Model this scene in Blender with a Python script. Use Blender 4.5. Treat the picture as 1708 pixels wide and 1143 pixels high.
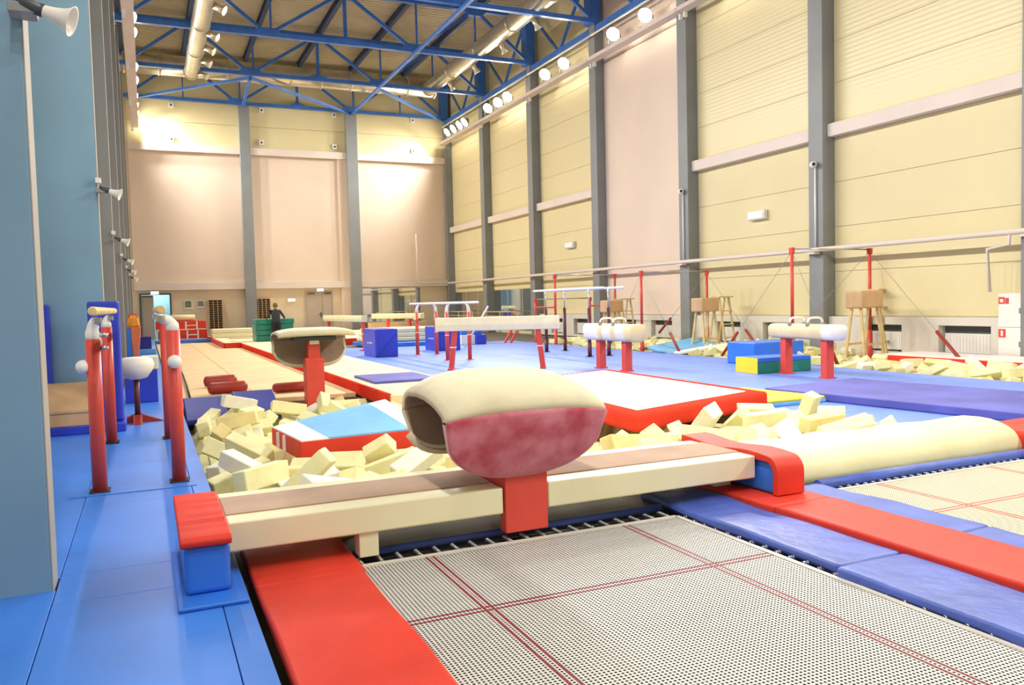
import bpy, bmesh, math, random
import numpy as np
from mathutils import Vector, Matrix, Euler

for o in list(bpy.data.objects):
    bpy.data.objects.remove(o, do_unlink=True)
SC = bpy.context.scene
C = SC.collection
PI = math.pi
rnd = random.Random(7)

# ------------------------------------------------------------------ camera
FPX, YAW, PITCH, ROLL, HC = 1351.7, .422909, -.0506407, -.0252058, 1.4


def cam_rot():
    cy, sy = math.cos(YAW), math.sin(YAW)
    f = np.array([sy * math.cos(PITCH), cy * math.cos(PITCH), math.sin(PITCH)])
    r = np.array([cy, -sy, 0.0])
    u = np.cross(r, f)
    return np.stack([math.cos(ROLL) * r + math.sin(ROLL) * u,
                     -math.sin(ROLL) * r + math.cos(ROLL) * u, f])


RC = cam_rot()


def cast(px, py):
    return RC.T @ np.array([(px - 854) / FPX, -(py - 571.5) / FPX, 1.0])


def G(px, py, z=0.0):
    """photo pixel -> point on the horizontal plane at height z"""
    d = cast(px, py)
    t = (z - HC) / d[2]
    return Vector((d[0] * t, d[1] * t, z))


def PX(px, py, X):
    d = cast(px, py)
    t = X / d[0]
    return Vector((X, d[1] * t, HC + d[2] * t))


def PY(px, py, Y):
    d = cast(px, py)
    t = Y / d[1]
    return Vector((d[0] * t, Y, HC + d[2] * t))


def zat(x, y, py):
    """height of the point above (x, y) that shows on photo row py"""
    k = (571.5 - py) / FPX
    a = RC[1] - k * RC[2]
    return HC - (a[0] * x + a[1] * y) / a[2]


cam = bpy.data.cameras.new('camera')
cam.sensor_width = 36
cam.lens = FPX / 1708 * 36
cam.clip_end = 200
cam.clip_start = .05
camo = bpy.data.objects.new('camera', cam)
C.objects.link(camo)
camo.matrix_world = Matrix(((RC[0][0], RC[1][0], -RC[2][0], 0), (RC[0][1], RC[1][1], -RC[2][1], 0),
                            (RC[0][2], RC[1][2], -RC[2][2], HC), (0, 0, 0, 1)))
SC.camera = camo

# ------------------------------------------------------------------ world, exposure
w = bpy.data.worlds.new('world')
SC.world = w
w.use_nodes = True
w.node_tree.nodes['Background'].inputs[0].default_value = (1, .96, .9, 1)
w.node_tree.nodes['Background'].inputs[1].default_value = .25
vs = SC.view_settings
vs.view_transform = 'Standard'
vs.look = 'None'
vs.gamma = 1
vs.use_curve_mapping = False
vs.exposure = 0.0
LAMP_W = 160.0           # every floodlight
LAMP_COL = (1.0, .975, .93)

# floodlight places: the two rails under the roof (those in view from the photo, the rows go on towards the entrance)
ZL = 10.2
LR = [G(px, py, ZL) for px, py in ((1082, 28), (1033, 60), (945, 108), (912, 126), (848, 163), (830, 172), (815, 182),
                                   (775, 205), (765, 210), (755, 216), (745, 222))]
LR = [Vector((14.62, p.y, ZL)) for p in LR] + [Vector((14.62, y, ZL)) for y in (18.6, 16.2, 11.0, 7.0, 2.5, -1.5, -4.5)]
LL = [G(px, py, ZL) for px, py in ((220, 33), (221, 58), (221, 115), (222, 137), (226, 165), (226, 180), (227, 193))]
LL = [Vector((-.03, p.y, ZL)) for p in LL] + [Vector((-.03, y, ZL)) for y in (23.6, 21.7, 18.6, 15.0, 11.0, 7.0, 2.5, -1.5, -4.5)]


# ------------------------------------------------------------------ materials
def lin(c):
    if isinstance(c, str):
        c = tuple(int(c[i:i + 2], 16) for i in (0, 2, 4))
    return tuple((v / 255 / 12.92 if v / 255 <= .04045 else ((v / 255 + .055) / 1.055) ** 2.4) for v in c)


def newmat(name):
    m = bpy.data.materials.new(name)
    m.use_nodes = True
    nt = m.node_tree
    return m, nt, nt.nodes['Principled BSDF']


def mat(name, col, rough=.5, var=.06, scale=3.0, bump=0.0, bscale=40.0, metal=0.0, col2=None, spec=None, sheen=0):
    m, nt, b = newmat(name)
    c = lin(col)
    c2 = lin(col2) if col2 else tuple(v * (1 - 2.5 * var) for v in c)
    c1 = c if col2 else tuple(min(1, v * (1 + var)) for v in c)
    tc = nt.nodes.new('ShaderNodeTexCoord')
    nz = nt.nodes.new('ShaderNodeTexNoise')
    nz.inputs['Scale'].default_value = scale
    nz.inputs['Detail'].default_value = 5
    nt.links.new(tc.outputs['Object'], nz.inputs['Vector'])
    cr = nt.nodes.new('ShaderNodeValToRGB')
    cr.color_ramp.elements[0].position = .32
    cr.color_ramp.elements[1].position = .68
    cr.color_ramp.elements[0].color = (*c2, 1)
    cr.color_ramp.elements[1].color = (*c1, 1)
    nt.links.new(nz.outputs['Fac'], cr.inputs['Fac'])
    nt.links.new(cr.outputs['Color'], b.inputs['Base Color'])
    b.inputs['Roughness'].default_value = rough
    b.inputs['Metallic'].default_value = metal
    if spec is not None:
        b.inputs['Specular IOR Level'].default_value = spec
    if sheen:
        b.inputs['Sheen Weight'].default_value = sheen
    if bump:
        n2 = nt.nodes.new('ShaderNodeTexNoise')
        n2.inputs['Scale'].default_value = bscale
        n2.inputs['Detail'].default_value = 3
        nt.links.new(tc.outputs['Object'], n2.inputs['Vector'])
        bp = nt.nodes.new('ShaderNodeBump')
        bp.inputs['Strength'].default_value = bump
        bp.inputs['Distance'].default_value = .02
        nt.links.new(n2.outputs['Fac'], bp.inputs['Height'])
        nt.links.new(bp.outputs['Normal'], b.inputs['Normal'])
    return m


def emis(name, col, strength):
    m, nt, b = newmat(name)
    b.inputs['Base Color'].default_value = (*lin(col), 1)
    b.inputs['Emission Color'].default_value = (*lin(col), 1)
    b.inputs['Emission Strength'].default_value = strength
    return m


M = {}
M['floor'] = mat('blue vinyl mat', '3f80e2', .4, .05, 1.2, .06, 9, spec=.4)
M['floor2'] = mat('blue vinyl mat sheen tint', '7090e6', .42, .06, .8, .06, 9, spec=.3)  # same blue vinyl, with its lavender sheen put into the base colour
M['blue'] = mat('blue vinyl', '3078e4', .42, .06, 2, .15, 8)
M['padblue'] = mat('blue pad vinyl', '4a62ba', .42, .10, 2.6, .6, 6, spec=.4)
M['royal'] = mat('royal blue vinyl', '2c3fc0', .38, .06, 2, .15, 8)
M['navy'] = mat('navy vinyl', '333a92', .5, .08, 2, .2, 8, spec=.2)
M['purple'] = mat('violet blue mat', '5d60b2', .55, .12, 1.3, .15, 10, spec=.3)
M['red'] = mat('red vinyl', 'db4030', .5, .06, 2.2, .25, 6, spec=.2)
M['redmat'] = mat('red mat cloth', 'dc4433', .7, .06, 2.2, .2, 6, spec=0.0)
M['redp'] = mat('red paint', 'd94a3e', .40, .04, 4)
M['darkred'] = mat('dark red vinyl', '9a2c22', .45, .08, 3, .15, 9)
M['maroon'] = mat('maroon paint', '5d2430', .45, .05, 4)
M['cream'] = mat('cream vinyl', 'e6e3c0', .40, .03, 2, .1, 6)
M['creamroll'] = mat('pale yellow vinyl', 'e4e0b2', .45, .03, 2, .3, 5)
M['suede'] = mat('brown suede', 'ad8b72', .9, .08, 3, .15, 60, sheen=.3)
M['vaultcream'] = mat('cream suede', 'd0c9aa', .85, .05, 4, .1, 80, sheen=.3)
M['vaultred'] = mat('worn raspberry suede', 'b03a50', .85, .05, 6.5, .1, 60, col2='cf7f90', sheen=.4)
M['inner'] = mat('brown lining', '94826f', .9, .06, 4)
M['foam'] = mat('yellow foam', 'ece7b4', .95, .04, 5, .12, 60)
M['foamw'] = mat('white foam', 'efecdc', .95, .03, 5, .12, 60)
M['foamb'] = mat('deep yellow foam', 'e9da9c', .95, .05, 5, .12, 60)
M['white'] = mat('white vinyl', 'f4f2ec', .45, .02, 2, .1, 6)
M['skyblue'] = mat('sky blue mat top', '6fb1e2', .55, .05, 2.5, .25, 6)
M['yellow'] = mat('yellow vinyl', 'f2d82e', .4, .04, 2)
M['green'] = mat('green vinyl', '1f8c78', .4, .08, 2.5, .2, 7)
M['orange'] = mat('orange vinyl', 'dc7a55', .45, .06, 3)
M['amber'] = mat('amber bag', 'e79a1c', .5, .1, 6)
M['runway'] = mat('beige carpet', 'e3c396', .95, .04, 1.2, .15, 90)
M['runway2'] = mat('pale beige carpet', 'efd8b0', .95, .04, 1.2, .15, 90)
M['tan'] = mat('tan vinyl', 'cda77c', .6, .06, 3)
M['wood'] = mat('pale wood', 'd9c089', .5, .08, 6)
M['rail'] = mat('white rail', 'e9e4da', .35, .03, 6)
M['beamc'] = mat('pale beam leather', 'f0e6c4', .6, .03, 4)
M['pomw'] = mat('white leather', 'f1ece0', .5, .03, 4)
M['pomtan'] = mat('cream leather', 'ead3a4', .55, .04, 4)
M['grey'] = mat('grey fittings', '8b8f92', .4, .05, 6)
M['silver'] = mat('silver tube', 'c9ccd0', .25, .03, 6, metal=.9)
M['steel'] = mat('dark steel', '4a4f57', .4, .05, 5, metal=.6)
M['black'] = mat('black rubber', '1c1c1e', .6, .05, 5)
M['whitep'] = mat('white paint', 'e8e6e0', .35, .02, 5)
M['column'] = mat('grey column paint', '858888', .5, .05, .8)
M['columnl'] = mat('blue grey column paint', '789fb8', .5, .06, .7)
M['litgrey'] = mat('warm grey lit side', 'a9a59b', .6, .03, 1)  # column side tone: the different light there put into the colour
M['panel'] = mat('cream wall panel', 'dccfa1', .6, .015, .5)
M['pink'] = mat('pale rose board', 'dfcbb8', .65, .02, .5)
M['ledge'] = mat('pale ledge', 'ddcfc4', .6, .02, 1)
M['dado'] = mat('pale grey plaster', 'd9d4c9', .7, .03, 1)
M['concrete'] = mat('pit concrete', '6b6256', .9, .1, 2)
M['truss'] = mat('blue steel paint', '3b72c4', .4, .07, 3)
M['deck'] = mat('roof deck', 'c3b796', .55, .06, .6)
M['purlin'] = mat('purlin', '38496b', .5, .06, 2)
M['duct'] = mat('galvanised duct', 'd8cfb8', .28, .05, 3, metal=.75)
M['door'] = mat('door paint', 'b3a695', .5, .03, 2)
M['frame'] = mat('dark frame', '4c5350', .5, .04, 3)
M['trampmetal'] = mat('spring steel', 'b9bec4', .3, .04, 9, metal=.9)
M['skin'] = mat('skin', 'c99a7c', .6, .05, 8)
M['cloth'] = mat('dark grey jacket', '3d414d', .9, .1, 12)
M['trousers'] = mat('black trousers', '26262c', .9, .1, 12)
M['cap'] = mat('olive knit cap', '6d7434', .95, .1, 25)
M['lens'] = emis('lamp glass', 'fff3dc', 90)
M['signlit'] = emis('lit sign', 'dff5e6', 2.2)
M['sky room'] = emis('lit corridor', 'a8cdd4', .55)
M['paper'] = mat('printed paper', '7d8a6c', .7, .3, 40)
M['paper2'] = mat('printed paper grey', '8c8a86', .7, .3, 50)
mm, nt_, b_ = newmat('mirror')
b_.inputs['Base Color'].default_value = (.75, .77, .76, 1)
b_.inputs['Metallic'].default_value = 1
b_.inputs['Roughness'].default_value = .03
M['mirror'] = mm


def shutter_mat():
    """cream panel with fine horizontal slat relief"""
    m, nt, b = newmat('cream slatted panel')
    b.inputs['Base Color'].default_value = (*lin('dccfa1'), 1)
    b.inputs['Roughness'].default_value = .38
    tc = nt.nodes.new('ShaderNodeTexCoord')
    sp = nt.nodes.new('ShaderNodeSeparateXYZ')
    nt.links.new(tc.outputs['Object'], sp.inputs[0])
    mu = nt.nodes.new('ShaderNodeMath')
    mu.operation = 'MULTIPLY'
    mu.inputs[1].default_value = 2 * PI / .11
    nt.links.new(sp.outputs['Z'], mu.inputs[0])
    sn = nt.nodes.new('ShaderNodeMath')
    sn.operation = 'SINE'
    nt.links.new(mu.outputs[0], sn.inputs[0])
    bp = nt.nodes.new('ShaderNodeBump')
    bp.inputs['Strength'].default_value = .13
    bp.inputs['Distance'].default_value = .012
    nt.links.new(sn.outputs[0], bp.inputs['Height'])
    nt.links.new(bp.outputs['Normal'], b.inputs['Normal'])
    return m


M['slat'] = shutter_mat()


def net_mat(name, thread, pitch, hole, xs, ys, linecol, lw=.02):
    """woven bed: square mesh with real see-through holes, double coloured marking lines at the given places"""
    m, nt, b = newmat(name)
    L = nt.links
    tc = nt.nodes.new('ShaderNodeTexCoord')
    sp = nt.nodes.new('ShaderNodeSeparateXYZ')
    L.new(tc.outputs['Object'], sp.inputs[0])

    def math_(op, a, bv=None, c=None):
        n = nt.nodes.new('ShaderNodeMath')
        n.operation = op
        for i, v in enumerate((a, bv, c)):
            if v is None:
                continue
            if isinstance(v, (int, float)):
                n.inputs[i].default_value = v
            else:
                L.new(v, n.inputs[i])
        return n.outputs[0]

    def holeax(s):
        f = math_('FRACT', math_('MULTIPLY', s, 1 / pitch))
        return math_('LESS_THAN', math_('ABSOLUTE', math_('SUBTRACT', f, .5)), hole / 2)
    h = math_('MULTIPLY', holeax(sp.outputs['X']), holeax(sp.outputs['Y']))
    line = None
    for s, vals in ((sp.outputs['X'], xs), (sp.outputs['Y'], ys)):
        for v in vals:
            for d in (-lw, lw):
                q = math_('LESS_THAN', math_('ABSOLUTE', math_('SUBTRACT', s, v + d)), .0085)
                line = q if line is None else math_('MAXIMUM', line, q)
    nz = nt.nodes.new('ShaderNodeTexNoise')
    nz.inputs['Scale'].default_value = 1.6
    L.new(tc.outputs['Object'], nz.inputs['Vector'])
    cr = nt.nodes.new('ShaderNodeValToRGB')
    cr.color_ramp.elements[0].color = (*lin(thread), 1)
    cr.color_ramp.elements[1].color = (*[min(1, v * 1.08) for v in lin(thread)], 1)
    L.new(nz.outputs['Fac'], cr.inputs['Fac'])
    mx = nt.nodes.new('ShaderNodeMix')
    mx.data_type = 'RGBA'
    L.new(line, mx.inputs['Factor'])
    L.new(cr.outputs['Color'], mx.inputs[6])
    mx.inputs[7].default_value = (*lin(linecol), 1)
    L.new(mx.outputs[2], b.inputs['Base Color'])
    b.inputs['Roughness'].default_value = .6
    L.new(math_('SUBTRACT', 1, math_('MULTIPLY', h, math_('SUBTRACT', 1, math_('MULTIPLY', line, .4)))), b.inputs['Alpha'])
    return m


# ------------------------------------------------------------------ mesh helpers
def bm_box(bm, x0, x1, y0, y1, z0, z1, mtx=None):
    vs_ = [bm.verts.new(Vector(p)) for p in ((x0, y0, z0), (x1, y0, z0), (x1, y1, z0), (x0, y1, z0),
                                            (x0, y0, z1), (x1, y0, z1), (x1, y1, z1), (x0, y1, z1))]
    if mtx is not None:
        for v in vs_:
            v.co = mtx @ v.co
    for f in ((3, 2, 1, 0), (4, 5, 6, 7), (0, 1, 5, 4), (1, 2, 6, 5), (2, 3, 7, 6), (3, 0, 4, 7)):
        bm.faces.new([vs_[i] for i in f])
    return vs_


def bm_tube(bm, pts, r, n=10, cap=True, r2=None):
    """round tube along a list of points; r may be a list"""
    pts = [Vector(p) for p in pts]
    rs = r if isinstance(r, (list, tuple)) else [r + ((r2 - r) * i / (len(pts) - 1) if r2 is not None else 0) for i in range(len(pts))]
    rings = []
    up = None
    for i, p in enumerate(pts):
        if i == 0:
            d = pts[1] - p
        elif i == len(pts) - 1:
            d = p - pts[i - 1]
        else:
            d = (pts[i + 1] - p).normalized() + (p - pts[i - 1]).normalized()
        d.normalize()
        if up is None:
            up = d.orthogonal().normalized()
            if abs(d.z) < .9:
                up = d.cross(Vector((0, 0, 1))).normalized()
        a = (up - d * up.dot(d)).normalized()
        up = a
        b = d.cross(a)
        rings.append([bm.verts.new(p + (a * math.cos(2 * PI * k / n) + b * math.sin(2 * PI * k / n)) * rs[i]) for k in range(n)])
    for i in range(len(rings) - 1):
        for k in range(n):
            f = bm.faces.new((rings[i][k], rings[i][(k + 1) % n], rings[i + 1][(k + 1) % n], rings[i + 1][k]))
            f.smooth = True
    if cap:
        bm.faces.new(rings[0][::-1])
        bm.faces.new(rings[-1])
    return rings


def bm_bar(bm, a, b, wx, wz):
    """rectangular bar from a to b (wx sideways, wz upright)"""
    a, b = Vector(a), Vector(b)
    d = (b - a)
    l = d.length
    d.normalize()
    ref = Vector((0, 0, 1)) if abs(d.z) < .95 else Vector((0, 1, 0))
    s = d.cross(ref).normalized()
    u = s.cross(d)
    m = Matrix((s, d, u)).transposed().to_4x4()
    m.translation = a
    bm_box(bm, -wx / 2, wx / 2, 0, l, -wz / 2, wz / 2, m)


def bm_lathe(bm, prof, n=20, axis='z', origin=(0, 0, 0)):
    """revolve (r, h) pairs"""
    o = Vector(origin)

    def P(r, h, k):
        c, s = r * math.cos(2 * PI * k / n), r * math.sin(2 * PI * k / n)
        v = {'z': (c, s, h), 'x': (h, c, s), 'y': (s, h, c)}[axis]
        return o + Vector(v)
    rings = []
    for r, h in prof:
        if r < 1e-6:
            rings.append([bm.verts.new(P(0, h, 0))])
        else:
            rings.append([bm.verts.new(P(r, h, k)) for k in range(n)])
    for i in range(len(rings) - 1):
        A, B = rings[i], rings[i + 1]
        for k in range(n):
            k2 = (k + 1) % n
            if len(A) == 1 and len(B) == 1:
                continue
            if len(A) == 1:
                f = bm.faces.new((A[0], B[k2], B[k]))
            elif len(B) == 1:
                f = bm.faces.new((A[k], A[k2], B[0]))
            else:
                f = bm.faces.new((A[k], A[k2], B[k2], B[k]))
            f.smooth = True
    if len(rings[0]) > 1:
        bm.faces.new(rings[0][::-1])
    if len(rings[-1]) > 1:
        bm.faces.new(rings[-1])


def bm_prism(bm, poly, a0, a1, axis='x'):
    """extrude a 2D polygon along an axis; poly in the other two coordinates"""
    def P(u, v, t):
        return {'x': (t, u, v), 'y': (u, t, v), 'z': (u, v, t)}[axis]
    A = [bm.verts.new(P(u, v, a0)) for u, v in poly]
    B = [bm.verts.new(P(u, v, a1)) for u, v in poly]
    n = len(poly)
    bm.faces.new(A)
    bm.faces.new(B[::-1])
    for i in range(n):
        bm.faces.new((A[i], B[i], B[(i + 1) % n], A[(i + 1) % n]))


def finish(bm, bevel=0.0, seg=2, smooth=False):
    bmesh.ops.recalc_face_normals(bm, faces=bm.faces)
    if bevel:
        bmesh.ops.bevel(bm, geom=list(bm.edges), offset=bevel, segments=seg, affect='EDGES', profile=.6)
        for f in bm.faces:
            f.smooth = True
    if smooth:
        for f in bm.faces:
            f.smooth = True


def obj(name, bm, m, parent=None, loc=None, bevel=0.0, seg=2, smooth=False, recalc=True):
    if bevel or smooth or recalc:
        finish(bm, bevel, seg, smooth)
    me = bpy.data.meshes.new(name)
    bm.to_mesh(me)
    bm.free()
    mats = m if isinstance(m, (list, tuple)) else [m]
    for q in mats:
        me.materials.append(M[q] if isinstance(q, str) else q)
    o = bpy.data.objects.new(name, me)
    C.objects.link(o)
    if parent:
        o.parent = parent
    if loc is not None:
        o.location = loc
    if bevel:
        wn = o.modifiers.new('weighted', 'WEIGHTED_NORMAL')
        wn.weight = 90
    return o


def NB():
    return bmesh.new()


def box(name, m, x0, x1, y0, y1, z0, z1, parent=None, bevel=0.0, seg=2, label=None, cat=None, group=None):
    """box mesh; a top-level one keeps its origin at its base centre"""
    bm = NB()
    if parent is None:
        cx, cy = (x0 + x1) / 2, (y0 + y1) / 2
        bm_box(bm, x0 - cx, x1 - cx, y0 - cy, y1 - cy, 0, z1 - z0)
        o = obj(name, bm, m, None, (cx, cy, z0), bevel, seg)
        if label:
            tag(o, label, cat, group)
        return o
    bm_box(bm, x0, x1, y0, y1, z0, z1)
    return obj(name, bm, m, parent, None, bevel, seg)


def tag(o, label, cat, group=None):
    o['label'] = label
    o['category'] = cat
    if group:
        o['group'] = group
    return o


def thing(name, label, cat, loc=(0, 0, 0), rz=0.0, group=None):
    o = bpy.data.objects.new(name, None)
    o.empty_display_size = .1
    C.objects.link(o)
    o.location = loc
    o.rotation_euler = (0, 0, rz)
    return tag(o, label, cat, group)


def struct(o, label=None):
    o['kind'] = 'structure'
    if label:
        o['label'] = label
    return o


def copy_tree(o, parent=None):
    c = o.copy()
    C.objects.link(c)
    c.parent = parent
    for ch in list(o.children):
        copy_tree(ch, c)
    return c


def tube(name, m, pts, r, parent=None, n=10, r2=None):
    bm = NB()
    bm_tube(bm, pts, r, n, r2=r2)
    return obj(name, bm, m, parent)


def bar(name, m, a, b, wx, wz, parent=None, bevel=0):
    bm = NB()
    bm_bar(bm, a, b, wx, wz)
    return obj(name, bm, m, parent, bevel=bevel)


def slab4(name, m, corners, t, parent=None, bevel=.02, sub=8, sag=0.0, loc=None):
    """cushion slab over four top corners (n-l, n-r, f-r, f-l), thickness t, optional sag in the middle"""
    bm = NB()
    c = [Vector(p) for p in corners]
    top, bot = [], []
    for j in range(sub + 1):
        for i in range(sub + 1):
            u, v = i / sub, j / sub
            p = (c[0] * (1 - u) + c[1] * u) * (1 - v) + (c[3] * (1 - u) + c[2] * u) * v
            s = sag * 16 * u * (1 - u) * v * (1 - v)
            top.append(bm.verts.new(p - Vector((0, 0, s))))
            bot.append(bm.verts.new(p - Vector((0, 0, s + t))))
    n = sub + 1
    for j in range(sub):
        for i in range(sub):
            a = j * n + i
            bm.faces.new((top[a], top[a + 1], top[a + n + 1], top[a + n]))
            bm.faces.new((bot[a + n], bot[a + n + 1], bot[a + 1], bot[a]))
    for i in range(sub):
        for A, B in (((i, 0), (i + 1, 0)), ((i + 1, sub), (i, sub)), ((0, i + 1), (0, i)), ((sub, i), (sub, i + 1))):
            a, b = A[1] * n + A[0], B[1] * n + B[0]
            bm.faces.new((bot[a], bot[b], top[b], top[a]))
    bm.normal_update()
    bmesh.ops.recalc_face_normals(bm, faces=bm.faces)
    if bevel:
        ed = [e for e in bm.edges if len(e.link_faces) == 2 and e.calc_face_angle(0) > .8]
        bmesh.ops.bevel(bm, geom=ed, offset=bevel, segments=3, affect='EDGES', profile=.6)
    for f in bm.faces:
        f.smooth = True
    return obj(name, bm, m, parent, loc, recalc=False)

# ------------------------------------------------------------------ building shell
XR, XF, YB, ZT = 15.2, 14.8, 41.25, 13.4
XL = -1.7
YC = [40.92 - 5.254 * i for i in range(9)]            # near faces of the right hand columns
ZF = -.04
floor_rects = [(XL, .40, -6, YB), (.40, 6.75, 4.60, 5.0), (7.2, XR, -6, 5.0), (.40, 7.2, -6, -1.0), (6.75, 11.9, 5.0, 12.6),
               (.40, 11.9, 12.6, YB), (11.9, XR, 5.0, 7.2), (11.9, XR, 24.6, YB), (6.75, 7.2, 4.6, 5.0), (15.1, XR, 7.2, 24.6), (2.97, 4.5, 10.7, 12.6)]
bm = NB()
for r in floor_rects:
    bm_box(bm, *r, -1.0, ZF)
bm_box(bm, .40, 7.2, -1.0, 4.60, -1.0, -.9)            # bottoms of the pits
bm_box(bm, .40, 6.75, 5.0, 12.6, -1.0, -.55)
bm_box(bm, 11.9, 15.1, 7.2, 24.6, -1.0, -.5)
floor = struct(obj('floor', bm, 'concrete'))


def panels(x0, x1, ys, m, z0=ZF, z1=0.0, name='mat_panel', nx=1):
    for a, b in zip(ys[:-1], ys[1:]):
        for i in range(nx):
            u0 = x0 + (x1 - x0) * i / nx
            u1 = x0 + (x1 - x0) * (i + 1) / nx
            g_ = .007 if m == 'floor2' else .0015
            box(name, m, u0 + g_, u1 - g_, a + g_, b - g_, z0, z1, floor, bevel=.008 if m == 'floor2' else .004, seg=1)


panels(-.475, .27, [-4, -2, 0, 2, 4.4, 4.87, 6.55, 8.2, 9.5, 11.4, 13.2, 15.2], 'floor')
panels(.27, .40, [-4, -2, 0, 2, 4.4, 6.55, 8.2, 10.5, 12.6], 'floor')
panels(XL + .02, -.475, [-4, -2, 0, 2, 4.64], 'floor')
panels(XL + .02, -.475, [4.84, 7.4, 11.19], 'floor')
panels(-.43, .30, [15.2, 17, 19, 21, 23, 25, 27, 29, 31, 33, 35, 38, 41], 'floor')
panels(6.75, 11.9, [5.0, 7.0, 9.0, 11.0, 12.6], 'floor2', nx=3)
panels(4.5, 11.9, [12.6 + 1.55 * i for i in range(10)], 'floor2', nx=4)
panels(7.2, 14.0, [-2, 1, 3, 5.0], 'floor2', nx=3)
panels(12.0, 15.1, [5.0, 7.2], 'floor2', nx=1)

# side wall on the right: columns, panels, ledges, dado with radiator niches
wall_right = struct(box('wall_right', 'panel', XR, XR + .2, -6, YB, -1, ZT + .3))


def wr_panel(y0, y1, z0, z1, m, t=.02, name='wall_panel'):
    box(name, m, XR - t - wall_right.location.x, XR - wall_right.location.x, y0 - wall_right.location.y, y1 - wall_right.location.y,
        z0 - wall_right.location.z, z1 - wall_right.location.z, wall_right, bevel=.004, seg=1)


for i, y in enumerate(YC):
    if y < -4:
        continue
    o = box('column', 'column', XF, XR, y, y + .45, ZF if y > 24.6 or y < 7 else -.9, 11.12, bevel=.01)
    struct(o)
for i in range(len(YC) - 1):
    a, b = YC[i + 1] + .45, YC[i]
    pinkbay = i == 3
    if pinkbay:
        wr_panel(a, b, .86, 9.74, 'pink', .05)
        wr_panel(a, b, 9.76, ZT - .6, 'pink', .05)
    else:
        mirror = i < 2
        zz = [1.98 if mirror else .86]
        while zz[-1] < 5.1:
            zz.append(min(zz[-1] + 1.065, 5.12))
        zz = [z for k, z in enumerate(zz) if k == 0 or zz[k] - zz[k - 1] > .1]
        for z0, z1 in zip(zz[:-1], zz[1:]):
            wr_panel(a, b, z0 + .004, z1 - .004, 'panel')
        zz = [5.42 + .98 * k for k in range(9)]
        for k, (z0, z1) in enumerate(zip(zz[:-1], zz[1:])):
            wr_panel(a, b, z0 + .004, min(z1, ZT - .02) - .004, 'slat' if z0 < 9 else 'panel')
        if b < 36 or True:
            o = box('ledge', 'ledge', 14.95 - wall_right.location.x, XR - wall_right.location.x, a - wall_right.location.y,
                    b - wall_right.location.y, 5.12 - wall_right.location.z, 5.42 - wall_right.location.z, wall_right, bevel=.01)
    # dado
    if i < 2:
        for k in range(3):
            y0 = a + (b - a) * k / 3
            y1 = a + (b - a) * (k + 1) / 3
            wr_panel(y0 + .03, y1 - .03, .12, 1.95, 'mirror', .03, 'mirror_pane')
        continue
    nic = [(a + .7, a + 1.85), (a + 2.75, a + 3.75)]
    cuts = [a] + [v for n in nic for v in n] + [b]
    zb = -.5 if 7 < a < 24 else 0
    bm = NB()
    for k in range(0, len(cuts), 2):
        bm_box(bm, 14.98, XR - .001, cuts[k], cuts[k + 1], zb, .85)
    for n0, n1 in nic:
        bm_box(bm, 14.98, XR - .001, n0, n1, zb, .08)
        bm_box(bm, 14.98, XR - .001, n0, n1, .68, .85)
    struct(obj('baseboard_right', bm, 'dado'))
    for n0, n1 in nic:
        if n1 < 6:
            continue
        t = thing('radiator', 'white radiator in the niche %s the end wall, %s bay from that wall' % ('farther from' if n0 < a + 2 else 'nearer', ['', '', 'third', 'fourth', 'fifth', 'sixth', 'seventh', 'eighth'][i]), 'radiator', (15.13, (n0 + n1) / 2, .08), group='radiators in the wall niches')
        hw = (n1 - n0) / 2 - .06
        box('panel', 'whitep', -.03, .03, -hw, hw, .04, .44, t, bevel=.01)
        bm = NB()
        for k in range(14):
            u = -hw + .05 + (2 * hw - .1) * k / 13
            bm_box(bm, -.04, -.03, u - .012, u + .012, .07, .41)
        obj('rib', bm, 'whitep', t)
        for s in (-1, 1):
            box('foot', 'steel', -.02, .02, s * hw * .7 - .02, s * hw * .7 + .02, 0, .04, t)
        box('niche_back', 'frame', .05, .064, -hw - .05, hw + .05, .02, .58, t)

# left wall with its deep columns
wall_left = struct(box('wall_left', 'dado', XL - .2, XL, -6, YB, -1, ZT + .3))
for y in (4.63, 11.2, 15.95, 21.1, 26.4, 31.6, 36.8):
    xe_ = -.49 if y < 5 else -.475
    cl_ = struct(box('column', 'columnl' if y < 12 else 'column', XL, xe_, y, y + .22, ZF, 11.12, bevel=.012))
    hx_ = (xe_ - XL) / 2
    box('lit_side_strip', 'litgrey', hx_ - .001, hx_ + .005, -.108, .108, .01, 11.15, cl_)  # added thin plate; its warm grey stands for light on the hall side

# wall behind the camera, roof
struct(box('wall_front', 'panel', XL, XR, -6.2, -6, -1, ZT + .3))
bm = NB()
pts = []
yy = -6.0
while yy < YB:
    pts += [(yy, ZT + .07), (yy + .07, ZT + .07), (yy + .11, ZT), (yy + .2, ZT), (yy + .24, ZT + .07)]
    yy += .26
A = [bm.verts.new((XL, y, z)) for y, z in pts]
B = [bm.verts.new((XR, y, z)) for y, z in pts]
for k in range(len(pts) - 1):
    bm.faces.new((A[k], A[k + 1], B[k + 1], B[k]))
ceiling = struct(obj('ceiling', bm, 'deck', recalc=False))
PUR = [-.5, 2.1, 4.82, 7.37, 9.91, 12.66]
for x in PUR:
    bm = NB()
    bm_box(bm, x - .08, x + .08, -5.9, YB - .05, 13.36, 13.395)
    bm_box(bm, x - .02, x + .02, -5.9, YB - .05, 13.12, 13.36)
    bm_box(bm, x - .08, x + .08, -5.9, YB - .05, 13.09, 13.12)
    o = obj('purlin', bm, 'purlin', ceiling)

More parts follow.
